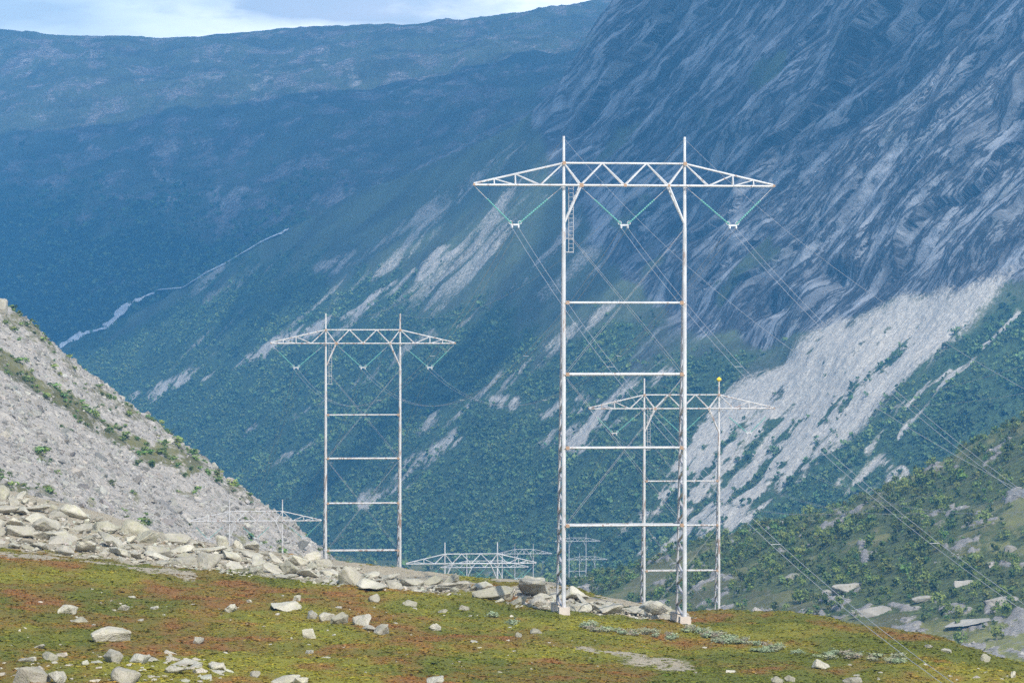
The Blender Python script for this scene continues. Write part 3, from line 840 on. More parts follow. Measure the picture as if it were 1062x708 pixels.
NAMED = [
    (70.5, 636, 23, 9, 'pale wedge shaped boulder on green turf, upper left of the tundra'),
    (81, 645, 18, 4.5, 'low flat pale stone just below the wedge shaped boulder on the tundra'),
    (129, 633, 13, 8, 'small upright grey boulder on green turf right of the wedge shaped one'),
    (160, 631, 12, 4, 'small flattish pale stone on the turf beside the small upright grey boulder'),
    (114, 664, 41, 15, 'broad gabled pale boulder alone on russet turf at lower left'),
    (206, 667, 13, 8, 'small pointed pale stone with a flat stone at its right, on red turf'),
    (238, 633, 22, 8, 'pale sloping boulder on the bright green strip of tundra'),
    (118, 686, 24, 13, 'grey pyramid shaped boulder left of a blocky one near the bottom edge'),
    (145, 687, 28, 10, 'blocky pale boulder with a flat top right of a grey pyramid shaped one'),
    (53, 684, 25, 7, 'long low pale boulder in the rock scatter at bottom left'),
    (42, 672, 16, 6, 'pale stone behind the long low boulder at bottom left'),
    (29, 686, 18, 5, 'low pale stone left of the long low boulder at bottom left'),
    (32, 707, 38, 15, 'large pale boulder cut by the bottom edge, far left'),
    (59, 708, 22, 14, 'dark grey hollowed boulder at the bottom edge beside a large pale one'),
    (132, 707, 41, 13, 'wide pale boulder at the bottom edge below the blocky one'),
    (182, 698, 26, 9, 'flat pale boulder at the left end of a row near the bottom edge'),
    (195, 690, 36, 8, 'long pale slab topping a row of rocks near the bottom edge'),
    (225, 694, 22, 12, 'pale pointed boulder at the right end of a row of rocks near the bottom'),
    (294, 632, 43, 12, 'long grey slab of rock dipping right in the middle of the tundra'),
    (308, 623, 10, 6, 'small pale stone perched behind the long grey slab'),
    (323, 640, 15, 6, 'pale stone at the foot of the long grey slab'),
    (338, 643, 17, 9, 'rounded pale boulder between the long slab and two blocky boulders'),
    (353, 646, 22, 13, 'blocky grey boulder, left one of a touching pair on the tundra'),
    (376, 648, 25, 13, 'pale blocky boulder, right one of a touching pair on the tundra'),
    (382, 653, 20, 5, 'low pale stone in front of the touching pair of blocky boulders'),
    (397, 657, 25, 8, 'pale jagged stone right of and below the touching pair'),
    (320, 662, 15, 10, 'small squarish boulder alone on red turf below the slab row'),
    (321, 677, 11, 5, 'little pale stone alone on russet turf below the squarish boulder'),
    (387, 624, 13, 8, 'pale pointed stone just in front of the rubble ridge'),
    (425, 628, 15, 7, 'pale rounded stone on turf right of the pointed one by the rubble ridge'),
    (451, 653, 15, 10, 'squat pale block alone on red turf left of the nearest pylon'),
    (454, 613, 19, 5, 'flat rectangular pale stone at the edge of the rubble ridge'),
    (481, 632, 12, 4, 'small pale stone on turf left of the nearest pylon'),
    (460, 636, 13, 4, 'low pale stone on turf above the squat pale block'),
    (556, 656, 17, 4, 'flat pale stone in the grass below the left foot of the nearest pylon'),
    (538, 660, 8, 4, 'tiny white stone beside the flat pale stone in the grass'),
    (850, 692, 23, 12, 'pale twin-topped boulder alone in green grass at lower right'),
    (806, 708, 13, 8, 'pale pointed stone at the bottom edge, right of centre'),
    (819, 706, 11, 7, 'small round stone next to a pointed one at the bottom edge, right of centre'),
    (885, 708, 21, 6, 'low pale stone at the bottom edge below the twin-topped boulder'),
    (1022, 686, 12, 7, 'small pale boulder on the crest of the tundra at far right'),
    (1050, 702, 9, 6, 'small pale stone in dark turf at the far right edge'),
    (982, 676, 11, 4, 'low pale stone on the turf crest at right'),
    (963, 671, 11, 3.5, 'thin pale stone left of the low stone on the turf crest'),
    (295, 706, 33, 8, 'long pale stone at the bottom edge left of centre'),
    (312, 708, 18, 6, 'pale stone right of the long one at the bottom edge'),
    (452, 708, 30, 7, 'pale stone cut by the bottom edge in the middle'),
    (265, 701, 12, 5, 'small pale stone near the bottom edge left of the long stone'),
]
for px, py, w_, h_, lab in NAMED:
    fg_rock(px, py, w_, h_, lab, 'boulders lying on the tundra')
# small stones sprinkled over the turf
zones = [((0, 240), (676, 707), 60, 'small pale stone in the rock scatter along the bottom left of the tundra'),
         ((0, 330), (596, 672), 26, 'small pale stone lying in the red and green turf at left'),
         ((330, 560), (620, 700), 30, 'small pale stone lying in the turf left of the nearest pylon'),
         ((560, 1050), (662, 706), 20, 'small pale stone lying in the grass at lower right')]
sp_, ss_ = [], []
for (x0, x1), (y0, y1), n_, lab in zones:
    for _ in range(n_ * 2):
        px = rs.uniform(x0, x1); py = rs.uniform(max(y0, np.interp(px, [0, 430, 640, 1062], [585, 622, 652, 698])), y1)
        h, nn = tun.hit(px, py)
        if h is not None: sp_.append(h[:]); ss_.append(float(np.clip(rs.lognormal(1.5 if (y0, y1) == (676, 707) else 1.15, .6), 1.6, 16)) * h.y / F)
sp_ = np.array(sp_); ss_ = np.array(ss_); prs = [rock_proto(rs, 13, .6, 1) for _ in range(6)]
tag(scatter('small_tundra_stones', prs, sp_, np.stack([ss_ * 1.1, ss_, ss_ * .85], 1), tints(rs, len(sp_), .75, 1.08, .03), m_b, rs, .2, sink=.02), kind='stuff')

# the rubble ridge between the tundra and the scree hill
lowx = [0, 100, 200, 300, 340, 430, 500, 560, 640, 700]; lowv = [566, 579, 590, 601, 605, 613, 622, 630, 640, 642]
topv = [511, 540, 564, 580, 588, 602, 609, 613, 628, 637]
BIG = [(615, 606, 60, 20, 'broad smooth bedrock slab behind the left foot of the nearest pylon'),
       (513, 621, 46, 15, 'dark grey slab leaning right in the rubble ridge left of the nearest pylon'),
       (552, 618, 40, 22, 'big pale rounded rock beside the left foot of the nearest pylon'),
       (634, 636, 36, 15, 'big pale rock between the feet of the nearest pylon, left one'),
       (678, 636, 42, 13, 'low grey bedrock hump between the feet of the nearest pylon, right one'),
       (231, 568, 16, 12, 'brown shaded block on the rubble ridge below the small left pylon'),
       (246, 569, 14, 13, 'brown block right of another on the ridge below the small left pylon'),
       (262, 570, 20, 13, 'pale tan block at the right of two brown ones below the small left pylon'),
       (323, 580, 22, 11, 'rust brown rounded rock at the left foot of the second pylon'),
       (388, 612, 40, 14, 'pale cracked boulder at the front of the rubble ridge'),
       (362, 606, 24, 15, 'pale angular block next to a dark hollow in the rubble ridge'),
       (300, 594, 32, 14, 'large pale block in the middle of the rubble ridge'),
       (595, 622, 34, 16, 'pale rounded outcrop right behind the left pedestal of the nearest pylon'),
       (470, 612, 36, 11, 'flat pale slab in the rubble ridge right of the second pylon'),
       (110, 552, 26, 8, 'dark cracked slab high on the rubble ridge at left'),
       (165, 577, 30, 12, 'pale flat topped block at the middle of the left rubble ridge'),
       (60, 560, 34, 11, 'pale slab low on the rubble ridge at far left'),
       (20, 533, 30, 9, 'long pale slab high on the rubble ridge at the left edge')]
for px, py, w_, h_, lab in BIG:
    fg_rock(px, py, w_, h_, lab, 'blocks of the rubble ridge', sink=.3)
rng = []
for _ in range(13000):
    px = rs.uniform(-10, 700); t = rs.rand(); lo = np.interp(px, lowx, lowv); hi = np.interp(px, lowx, topv)
    py = lo + (hi - lo) * t; h, nn = tun.hit(px, py)
    if h is None: continue
    if px > 450 and fbm(np.array(h.x / 5 + 2), np.array(h.y / 9), 7., 3) > .08: continue
    w_ = float(np.clip(rs.lognormal(2.3 if px < 480 else 2.2, .5), 4, 34)) * (1. if lo - hi > 25 else .75)
    rng.append((w_, px, py, h))
# thin out overlaps: larger first
rng.sort(key=lambda r: -r[0]); keep = []; small = []
for r in rng:
    ok = all(abs(r[1] - q[1]) > .34 * (r[0] + q[0]) or abs(r[2] - q[2]) > .15 * (r[0] + q[0]) for q in keep)
    if ok and len(keep) < 212: keep.append(r)
    elif r[0] < 14 and len(small) < 4500 and rs.rand() < .5: small.append(r)
for w_, px, py, h in keep:
    s_ = h.y / F
    reg = 'at the far left below the scree hill' if px < 150 else 'below the small left pylon' if px < 300 else 'around the second pylon' if px < 430 else 'left of the nearest pylon' if px < 580 else 'between the feet of the nearest pylon'
    szw = 'large' if w_ > 17 else 'medium' if w_ > 11.5 else 'small'
    boulder(h, w_ * s_ * 1.05, w_ * s_ * rs.uniform(.3, .58), f'{szw} pale angular boulder in the rubble ridge {reg}', f'{szw} rubble boulders {reg}', tilt=.28, sink=.25)
pos = np.array([q[3][:] for q in small]); sz = np.array([q[0] for q in small]) * .5 * pos[:, 1] / F
pos[:, :2] += rs.normal(size=(len(pos), 2)) * .8; pos[:, 2] -= .05
prb = [rock_proto(rs, 12, .6, 1) for _ in range(6)]
tag(scatter('rubble_stones', prb, pos, np.stack([sz * 1.2, sz, sz * .8], 1), tints(rs, len(pos), .7, 1.08, .04), m_b, rs, .3), kind='stuff')
# the ridge-top rock of the scree hill and blocks on the right hillside
h, nn = lh.hit(1, 322)
if h is not None: boulder(h, 3.6, 4.2, 'pinkish rock on the ridge of the scree hill at the left edge', tilt=.1, sink=.3)
for px, py, w_, h_, lab in [(1000, 606, 22, 12, 'pinkish block on the bushy hillside at far right'), (1040, 625, 42, 9, 'long grey ledge on the bushy hillside at the right edge'),
                            (960, 622, 30, 8, 'pale ledge on the bushy hillside under the middle conductors'), (880, 612, 40, 11, 'smooth grey slab on the bushy hillside under the left conductors'),
                            (905, 636, 46, 9, 'low grey slab at the foot of the bushy hillside'), (820, 600, 26, 7, 'grey broken outcrop on the bushy hillside right of the third pylon'),
                            (1010, 645, 60, 7, 'long pale ledge low on the bushy hillside at right'), (858, 616, 10, 8, 'small dark boulder on the bushy hillside beside the smooth slab'),
                            (1048, 572, 16, 10, 'dark boulder among the birches near the right edge'), (975, 486, 18, 5, 'pale bare patch of rock near the top of the bushy hillside')]:
    h, nn = rh.hit(px, py)
    if h is not None:
        bo = boulder(h, w_ * h.y / F, h_ * h.y / F * 1.35, lab, 'rocks on the bushy hillside', dep=.7, rz=rs.uniform(-.3, .3), sink=.45, tilt=.06)
        bo.material_slots[0].link = 'OBJECT'; bo.material_slots[0].material = m_st

# ================================================================== WILLOW BUSHES AND BIRCHES
m_wil = leaf_mat('grey_willow_leaves', (.29, .30, .20)); m_bark = plain_mat('birch_bark', (.28, .25, .21), .9)
wil = []
for k in range(5):
    root_me = None
    V, Fc = crown_proto(150, rs, .55, .34, .36, .10)
    me = mesh_np('foliage', V, [Fc]); point_color(me, 'tint', np.clip(np.repeat(.75 + .4 * rs.rand(1, 3) * .5 + .25 * rs.rand(len(V) // 4, 1), 4, 0), 0, 1.6)); me.materials.append(m_wil)
    sb = MB()
    for _ in range(7):
        a = rs.rand() * 6.28; sb.tube((0, 0, -.08), (math.cos(a) * .3, math.sin(a) * .3, .38), .018, 5, .007)
    sm = sb.mesh('stem'); sm.materials.append(m_bark); wil.append((me, sm))


def shrub(pos, w, hgt, label, group, k=None):
    me, sm = wil[rs.randint(5) if k is None else k]
    o = empty('willow_shrub', pos, rs.rand() * 6.28); o.scale = (w, w, hgt)
    child(o, 'foliage', me, None); child(o, 'stem', sm, None)
    return tag(o, label, 'shrub', group)


def fg_shrub(px, py, wpx, hpx, label, group='willow shrubs on the tundra'):
    h, nn = tun.hit(px, py)
    if h is not None: shrub(h, wpx * h.y / F, hpx * h.y / F * 1.4, label, group)


fg_shrub(532, 648, 17, 8, 'rounded dark green shrub left of the nearest pylon, alone in bright grass')
fg_shrub(511, 640, 15, 7, 'grey green willow shrub left of the rounded dark shrub')
for x0, x1, y0, y1, n_, lab in ((600, 640, 646, 658, 10, 'grey willow shrub in the clump between the feet of the nearest pylon'), (636, 700, 652, 662, 16, 'grey willow shrub in the clump left of the right pedestal of the nearest pylon'),
                                (712, 800, 650, 676, 34, 'pale grey willow shrub on the turf right of the nearest pylon'), (790, 940, 672, 686, 32, 'grey willow shrub in the long strip above the twin-topped boulder')):
    for _ in range(n_):
        px = rs.uniform(x0, x1); py = y0 + (y1 - y0) * (.25 * rs.rand() + .75 * (px - x0) / (x1 - x0)) + rs.uniform(-2, 4)
        fg_shrub(px, py, rs.uniform(9, 18), rs.uniform(4, 7), lab)

trees = []
for k in range(6):
    V, Fc = crown_proto(170, rs, .36 + .08 * rs.rand(), .43, .56, .105)
    me = mesh_np('crown', V, [Fc])
    point_color(me, 'tint', np.clip(np.repeat((.55 + .75 * rs.rand()) * (.8 + .4 * rs.rand(len(V) // 4, 1)), 4, 0) * np.ones((1, 3)) * np.array([.9 + .35 * rs.rand(), 1, .9]), 0, 2)); me.materials.append(m_leaf)
    tb = MB(); tb.tube((0, 0, -.06), (.02, .01, .42), .022, 6, .014).tube((.02, .01, .42), (-.01, .02, .86), .014, 5, .004)
    for q in range(6):
        a = rs.rand() * 6.28; z = .25 + .08 * q; tb.tube((.015, .01, z), (math.cos(a) * .24, math.sin(a) * .24, z + .2), .009, 4, .003)
    tm = tb.mesh('trunk'); tm.materials.append(m_bark); trees.append((me, tm))
pos, i, j = rh.sample((wood4 * .5 + .1) * (rh.v < 3.0) * (rh.mx > 690) * (rh.mx < 1066), 1400, rs)
qx = pos[:, 0] / pos[:, 1] * F + CX; qy = CY - pos[:, 2] / pos[:, 1] * F
vis = np.where(qy < np.interp(qx, [640, 770, 850, 950, 1062], [632, 636, 642, 660, 688]) + 3)[0][:235]
for k in vis:
    hgt = float(np.clip(rs.lognormal(1.16, .3), 1.8, 5.2)); me, tm = trees[rs.randint(6)]
    o = empty('birch_tree', (pos[k, 0], pos[k, 1], pos[k, 2] - .1), rs.rand() * 6.28); o.scale = (hgt * 1.05, hgt * 1.05, hgt)
    child(o, 'crown', me, None); child(o, 'trunk', tm, None)
    reg = 'just right of the third pylon' if qx[k] < 790 else 'between the left and the middle conductors' if qx[k] < 900 else 'under the right conductors'
    hi = 'high' if qy[k] < 545 else 'low'
    szw = 'taller' if hgt > 3.7 else 'bushy' if hgt < 2.7 else 'mid-sized'
    tag(o, f'{szw} green birch {hi} on the bushy hillside {reg}', 'tree', f'{szw} birches {hi} on the hillside {reg}')
for k, (px, py, hg) in enumerate([(144, 552, 2.2), (132, 541, 1.4)]):
    h, nn = lh.hit(px, py)
    if h is not None:
        me, tm = trees[k]; o = empty('birch_tree', h, k); o.scale = (hg * 1.3, hg * 1.3, hg); child(o, 'crown', me, None); child(o, 'trunk', tm, None)
        tag(o, ['small green birch at the foot of the scree hill behind the rubble ridge', 'tiny birch bush at the foot of the scree hill, left of a small birch'][k], 'tree')

# ================================================================== PYLONS
m_steel = plain_mat('galvanised_steel', (.44, .45, .46), .5, 0., .075, .55, 1.5)
m_steel_old = plain_mat('weathered_steel', (.46, .455, .45), .55, 0., .12, .2, 1.2)
m_lace = plain_mat('shaded_lacing_steel', (.36, .36, .37), .5, 0., .10, .4, .8)  # leg lacing faces away; its shade is put into this darker steel colour
m_rust = plain_mat('rusty_plate', (.30, .20, .13), .85)
m_conc = plain_mat('concrete_pedestal', (.48, .42, .36), .9, 0, 0, .15, .4)
m_glass = plain_mat('green_glass_insulator', (.10, .30, .27), .25)
m_wire = plain_mat('aluminium_wire', (.38, .39, .41), .5)
m_yel = plain_mat('yellow_marker', (.75, .55, .03), .5)
HALF = 4.5


def pylon(center_px, D, chord_y, label, yaw, peak=3.6, rust=False, simple=False, ground=None, half=HALF, max_leg=40, marker=False, base_z=None, group='H-frame pylons of the two power lines', loc=None, min_leg=14.):
    x, y, zc = P(center_px, chord_y, D) if loc is None else loc
    zb = []
    for s in (-1, 1):
        gx, gy = x + math.cos(yaw) * s * half, y + math.sin(yaw) * s * half
        g = ground(gx, gy) if ground else None
        if g is None: g = zc - 32 if base_z is None else base_z
        zb.append(max(min(g - zc, -min_leg), -max_leg))
    zmid = min(zb)
    o = empty('pylon', (x, y, zc + zmid), yaw)
    tag(o, label, 'pylon', group)
    up = -zmid                                  # local height of the lower chord
    ST = m_steel_old if rust else m_steel
    nseg = 6 if simple else 10
    rt = .142 if not simple else .15
    for s, b in zip((-1, 1), zb):
        zf = up + b; X0 = s * half; zs = up - 3.1; dep = 3.4 * (zs - zf) / 28.5
        lg = MB().tube((X0, 0, zs - .2), (X0, 0, up + peak), rt * .92, nseg, rt * .62)
        lg.tube((X0, 0, zf + (.5 if not simple else 0)), (X0, 0, zs), rt * 1.12, nseg, rt)
        leg = child(o, 'leg', lg.mesh('leg'), ST)
        bk = MB().tube((X0, dep, zf + .3), (X0, .22, zs), .10, 6)
        nl = 36 if not simple else 12
        for k in range(nl):
            t0, t1 = k / nl, (k + 1) / nl
            z0, z1 = zf + .4 + (zs - zf - .8) * t0, zf + .4 + (zs - zf - .8) * t1
            d0, d1 = dep * (1 - t0) + .2 * t0, dep * (1 - t1) + .2 * t1
            if k % 2: bk.bar((X0, d0, z0), (X0, .05, z1), .17, .08)
            else: bk.bar((X0, .05, z0), (X0, d1, z1), .17, .08)
            if not simple and k % 2 == 0: bk.bar((X0 - .1, 0.05, z0 + .2), (X0 - .1, d1, z0 + .2), .08, .05)
        lc = child(leg, 'lacing', bk.mesh('lacing'), m_lace)
        if not simple:
            for yy, zz in ((0, zf), (dep, zf + .12)):
                child(leg, 'footing', MB().box((X0, yy, zz - .25), (.9, .9, 1.6), .86).mesh('footing'), m_conc)
    # crossarm
    tip = half + 6.65; ch = 1.63; ca = MB(); r1, r2 = (.078, .052) if not simple else (.09, .055)
    for yy in (-.42, .42):
        ca.tube((-tip, yy * .3, up), (-half, yy, up), r1, 6).tube((-half, yy, up), (half, yy, up), r1, 6).tube((half, yy, up), (tip, yy * .3, up), r1, 6)
    ca.tube((-half, 0, up + ch), (half, 0, up + ch), r1, 6)
    for s in (-1, 1):
        ca.tube((s * half, 0, up + ch), (s * tip, 0, up + .1), r1, 6)
        zt = lambda xx: up + ch - (ch - .1) * (abs(xx) - half) / (tip - half)
        for yy in (-.3, .3):
            ca.tube((s * half, 0, up + ch), (s * (half + 1.75), yy, up), r2, 5)
            ca.tube((s * (half + 1.75), yy, up), (s * (half + 3.6), 0, zt(half + 3.6)), r2, 5)
            ca.tube((s * (half + 3.6), 0, zt(half + 3.6)), (s * (half + 3.6), yy, up), r2, 5)
            ca.tube((s * (half + 3.6), yy, up), (s * (half + 5.15), 0, zt(half + 5.15)), r2 * .8, 5)
            ca.tube((s * (half + 5.15), 0, zt(half + 5.15)), (s * (half + 5.15), yy * .6, up), r2 * .8, 5)
    xs = [-half, -half + 1.25, -half + 2.85, 0, half - 2.85, half - 1.25, half]
    for k in range(6):
        for yy in (-.4, .4):
            a = (xs[k], 0, up + ch) if k % 2 == 0 else (xs[k], yy, up)
            c = (xs[k + 1], yy, up) if k % 2 == 0 else (xs[k + 1], 0, up + ch)
            ca.tube(a, c, r2 * 1.1, 5)
    if not simple:
        q = -tip + .5; sg = 1
        while q < tip - .8:
            ww = .42 if abs(q) < half else .42 * (1 - .7 * (abs(q) - half) / 6.65)
            ca.bar((q, -ww * sg, up), (q + .45, ww * sg, up), .07, .05); sg = -sg; q += .45
    arm = child(o, 'crossarm', ca.mesh('crossarm'), ST)
    if not simple:
        for xx, zz, w_ in ((-half + 1.25, up, .5), (0, up, .36), (half - 1.25, up, .3), (-half, up + ch, .42), (half, up + ch, .42), (tip, up + .03, .3), (-tip, up + .03, .25)):
            child(arm, 'gusset_plate', MB().box((xx, -.47 if abs(xx) < half else -.24, zz), (w_ * .6, .05, w_ * .55)).mesh('gusset_plate'), m_rust)
    for s in (-1, 1):
        bz = up - 2.85
        br = MB().tube((s * (half - 1.25), -.4, up), (s * half, -.05, bz), .085, 6).tube((s * (half - 1.25), .4, up), (s * half, .05, bz), .085, 6)
        if not simple:
            for k in range(1, 5):
                t = k / 5; xx = s * (half - 1.25 * (1 - t)); zz = up - 2.85 * t
                br.bar((xx, -.38 * (1 - t), zz), (xx, .38 * (1 - t), zz), .05, .05)
        child(o, 'knee_brace', br.mesh('knee_brace'), ST)
    # cross beams between the legs, two chords with lacing
    for k, zz in enumerate((8.6, 13.85, 19.25, 24.95)):
        z = up - zz
        if z < up + max(zb) + 1.2: continue
        fr = (zz - 3.1) / 28.5; dp = .22 + 3.2 * fr
        cb = MB().tube((-half, -.12, z), (half, -.12, z), (.085 if zz != 13.85 else .12), 6)
        cb.tube((-half, dp * .8, z), (half, dp * .8, z), .06, 5)
        nn_ = 8
        for q in range(nn_):
            a, c = -half + 2 * half * q / nn_, -half + 2 * half * (q + 1) / nn_
            cb.bar((a, -.1 if q % 2 else dp * .8, z), (c, dp * .8 if q % 2 else -.1, z), .06, .05)
        bm_ = child(o, 'crossbeam', cb.mesh('crossbeam'), ST)
        if not simple:
            for s in (-1, 1):
                child(bm_, 'gusset_plate', MB().box((s * (half - .25), -.27, z), (.26, .05, .26)).mesh('gusset_plate'), m_rust)
    # crossed stay rods
    cr = MB(); r = .009 if not simple else .012
    lv = [3.1, 13.85, 24.95]
    for a, c in zip(lv[:-1], lv[1:]):
        if up - c < up + max(zb): continue
        for s in (-1, 1):
            for off in ((-.1, .1) if not simple else (0,)):
                cr.tube((s * half, off, up - a - .1 * (off > 0)), (-s * half, off, up - c - .25 * (off > 0)), r, 5)
    if cr.v: child(o, 'stay_rods', cr.mesh('stay_rods'), m_lace)
    if not simple:
        ld = MB(); x0 = -half + .38
        for dx in (0, .34): ld.tube((x0 + dx, .1, up - 4.95), (x0 + dx, .1, up + .05), .022, 5)
        for k in range(16): ld.tube((x0, .1, up - 4.9 + .31 * k), (x0 + .34, .1, up - 4.9 + .31 * k), .014, 4)
        for zz in (up - 3.9, up - 4.9): ld.tube((-half, .05, zz), (x0 + .34, .1, zz), .03, 5)
        child(o, 'ladder', ld.mesh('ladder'), m_lace)
    # V strings of glass insulators
    att = []
    for xa, xb in ((-tip + .05, -half - .1), (-half + 1.25, half - 1.25), (half + .1, tip - .05)):
        xm = (xa + xb) / 2 if xa * xb < 0 else (xa + xb) / 2 - (.25 if xa < 0 else -.25)
        zy = up - 3.0
        for s, xt in ((-1, xa), (1, xb)):
            A = Vector((xt, 0, up - .1)); B = Vector((xm + s * .24, 0, zy + .16))
            ax = child(o, 'hanger_rod', MB().tube(A, A.lerp(B, .34), .022, 5).mesh('hanger_rod'), m_lace)
            prof = []; ndisc = 15 if not simple else 9
            for q in range(ndisc):
                t = q / ndisc
                prof += [(t, .035), (t + .15 / ndisc, .066), (t + .45 / ndisc, .07), (t + .6 / ndisc, .035)]
            prof.append((1, .03))
            child(o, 'insulator_string', MB().lathe(A.lerp(B, .34), B, prof, 10 if not simple else 6).mesh('insulator_string'), m_glass)
        yk = MB().box((xm, 0, zy + .1), (.62, .05, .12)).box((xm - .24, 0, zy - .05), (.09, .5, .16)).box((xm + .24, 0, zy - .05), (.09, .5, .16))
        for s in (-1, 1):
            for k in range(8):
                u0, u1 = k * math.pi / 4, (k + 1) * math.pi / 4
                yk.tube((xm + s * .34 + .13 * math.cos(u0), 0, zy + .26 + .13 * math.sin(u0)), (xm + s * .34 + .13 * math.cos(u1), 0, zy + .26 + .13 * math.sin(u1)), .025, 5)
        child(o, 'yoke_plate', yk.mesh('yoke_plate'), m_steel)
        att.append((xm, zy - .1))
    if marker:
        sp = MB().lathe((half, 0, up + peak - .45), (half, 0, up + peak + .15), [(t, (.30) * math.sin(math.pi * max(.03, min(.97, t)))) for t in [i / 10 for i in range(11)]], 14)
        child(o, 'marker_ball', sp.mesh('marker_ball'), m_yel)
    R = Matrix.Translation(o.location) @ Matrix.Rotation(yaw, 4, 'Z')
    A = [[R @ Vector((xm + e * .24, 0, zy)) for e in (-1, 1)] for xm, zy in att]
    G = [R @ Vector((s * half, 0, up + peak - .15)) for s in (-1, 1)]
    return A, G


gd = lambda x, y: max([q for q in (tun.drop(x, y), vf.drop(x, y), lh.drop(x, y)) if q is not None] or [-60])
gr_far = lambda x, y: max([q for q in (vf.drop(x, y), lh.drop(x, y), rh.drop(x, y), cliff.drop(x, y)) if q is not None] or [-120])
YA = math.radians(7.7)
T1 = pylon(647.5, 300, 192.5, 'largest and nearest white steel pylon with concrete pedestals on the tundra', YA, ground=gd)
T2 = pylon(376.5, 492, 356, 'second pylon, left of the nearest one, with rust patched legs behind the rubble ridge', YA, ground=gd, rust=True, simple=False)
T3 = pylon(707, 485, 423.5, 'third pylon with a yellow marker ball, partly behind the right leg of the nearest pylon', YA, ground=gd, rust=True, simple=False, marker=True)
T4 = pylon(265.5, 693, 540, 'small pylon standing before the scree hill, mostly hidden by the rubble ridge', YA, ground=gd, rust=True, simple=True)
T5 = pylon(488.7, 693, 584, 'small pylon whose white crossarm shows just above the rubble ridge', YA, ground=gd, simple=True)
T6 = pylon(502.5, 1030, 588, 'distant pylon seen through the crossarm of the small one above the ridge', YA, ground=gr_far, simple=True)
T7 = pylon(543.5, 1450, 574, 'distant pylon with narrow legs just left of the nearest pylon\'s left leg', YA, ground=gr_far, simple=True, half=3.3)
T8 = pylon(599, 1900, 561, 'far pylon low in the valley right of the nearest pylon\'s left leg', YA, ground=gr_far, simple=True, half=4.0)
T9 = pylon(609, 2150, 580, 'farthest faint pylon overlapping the far one low in the valley', YA, ground=gr_far, simple=True, half=4.1)
T0 = pylon(0, 0, 0, 'pylon nearest the viewpoint, standing lower on the slope to the right', YA, ground=gd, simple=True, loc=(34, 108, -14.0), max_leg=34)
T0B = pylon(0, 0, 0, 'pylon of the second line standing on the slope to the right', YA, ground=gd, simple=True, loc=(47.5, 278, -2.), max_leg=60)


def span(A, B, sag, r, label, group, name='power_line', twin=True):
    n_ = 26
    pts = []
    for a, b in zip(A, B):
        pts.append([a.lerp(b, k / n_) - Vector((0, 0, 4 * sag * (k / n_) * (1 - k / n_))) for k in range(n_ + 1)])
    o = empty(name, pts[0][0]); tag(o, label, 'power line', group)
    for q in pts:
        child(o, 'conductor', MB().path([p - pts[0][0] for p in q], r).mesh('conductor'), m_wire)
    if twin and r > .012:
        L = (A[0] - B[0]).length; m_ = max(3, int(L / 40))
        sp = MB()
        for k in range(1, m_):
            i_ = int(k / m_ * n_)
            sp = MB().tube(pts[0][i_] - pts[0][0], pts[1][i_] - pts[0][0], r * 1., 4)
            child(o, 'spacer', sp.mesh('spacer'), m_wire)


nm = ['left', 'middle', 'right']
gA = 'twin conductors of the power lines'
for k in range(3):
    span(T1[0][k], T0[0][k], 5.7, .0125, f'twin wires from the {nm[k]} insulators of the nearest pylon down to the right', gA)
    span(T2[0][k], T1[0][k], 8.2, .013, f'sagging twin wires from {nm[k]} insulators of the second pylon to the nearest', gA)
    span(T4[0][k], T2[0][k], 8., .013, f'twin wires from {nm[k]} arm of the scree hill pylon to the second pylon', gA)
    span(T3[0][k], T0B[0][k], 8., .010, f'thin twin wires from the {nm[k]} insulators of the third pylon out past the right edge', gA)
    span(T5[0][k], T3[0][k], 9., .013, f'twin wires from {nm[k]} arm of the ridge-top pylon to the third pylon', gA)
    span(T6[0][k], T5[0][k], 12., .02, f'distant twin wires at the {nm[k]} arm between the two pylons above the ridge', gA)
    span(T7[0][k], T6[0][k], 14., .02, f'distant twin wires at the {nm[k]} arm of the narrow distant pylon', gA)
for k in range(2):
    for a, b, lab in ((T1, T0, 'from the %s peak of the nearest pylon out to the right'), (T2, T1, 'from %s peak of the second pylon to the nearest'), (T4, T2, 'from %s peak of the scree hill pylon to the second'), (T3, T0B, 'from the %s peak of the third pylon out past the right edge')):
        span([a[1][k]], [b[1][k]], 4.5, .010, 'thin earth wire ' + lab % nm[k * 2], 'earth wires of the power lines', 'earth_wire', False)

# ================================================================== AIR, CLOUDS, SKY, SUN, CAMERA
HAZE = 1.3e-4
hb = MB().box((0, 3900, 220), (5200, 8600, 1240)); me = hb.mesh('haze'); hz = link('haze', me)
m = bpy.data.materials.new('blue_haze'); m.use_nodes = True; nt = m.node_tree
nt.nodes.remove(nt.nodes['Principled BSDF']); pv = nt.nodes.new('ShaderNodeVolumePrincipled')
pv.inputs['Color'].default_value = (.10, .42, .88, 1); pv.inputs['Density'].default_value = HAZE; pv.inputs['Anisotropy'].default_value = 0.
nt.links.new(pv.outputs[0], nt.nodes['Material Output'].inputs['Volume'])
me.materials.append(m); tag(hz, kind='stuff')

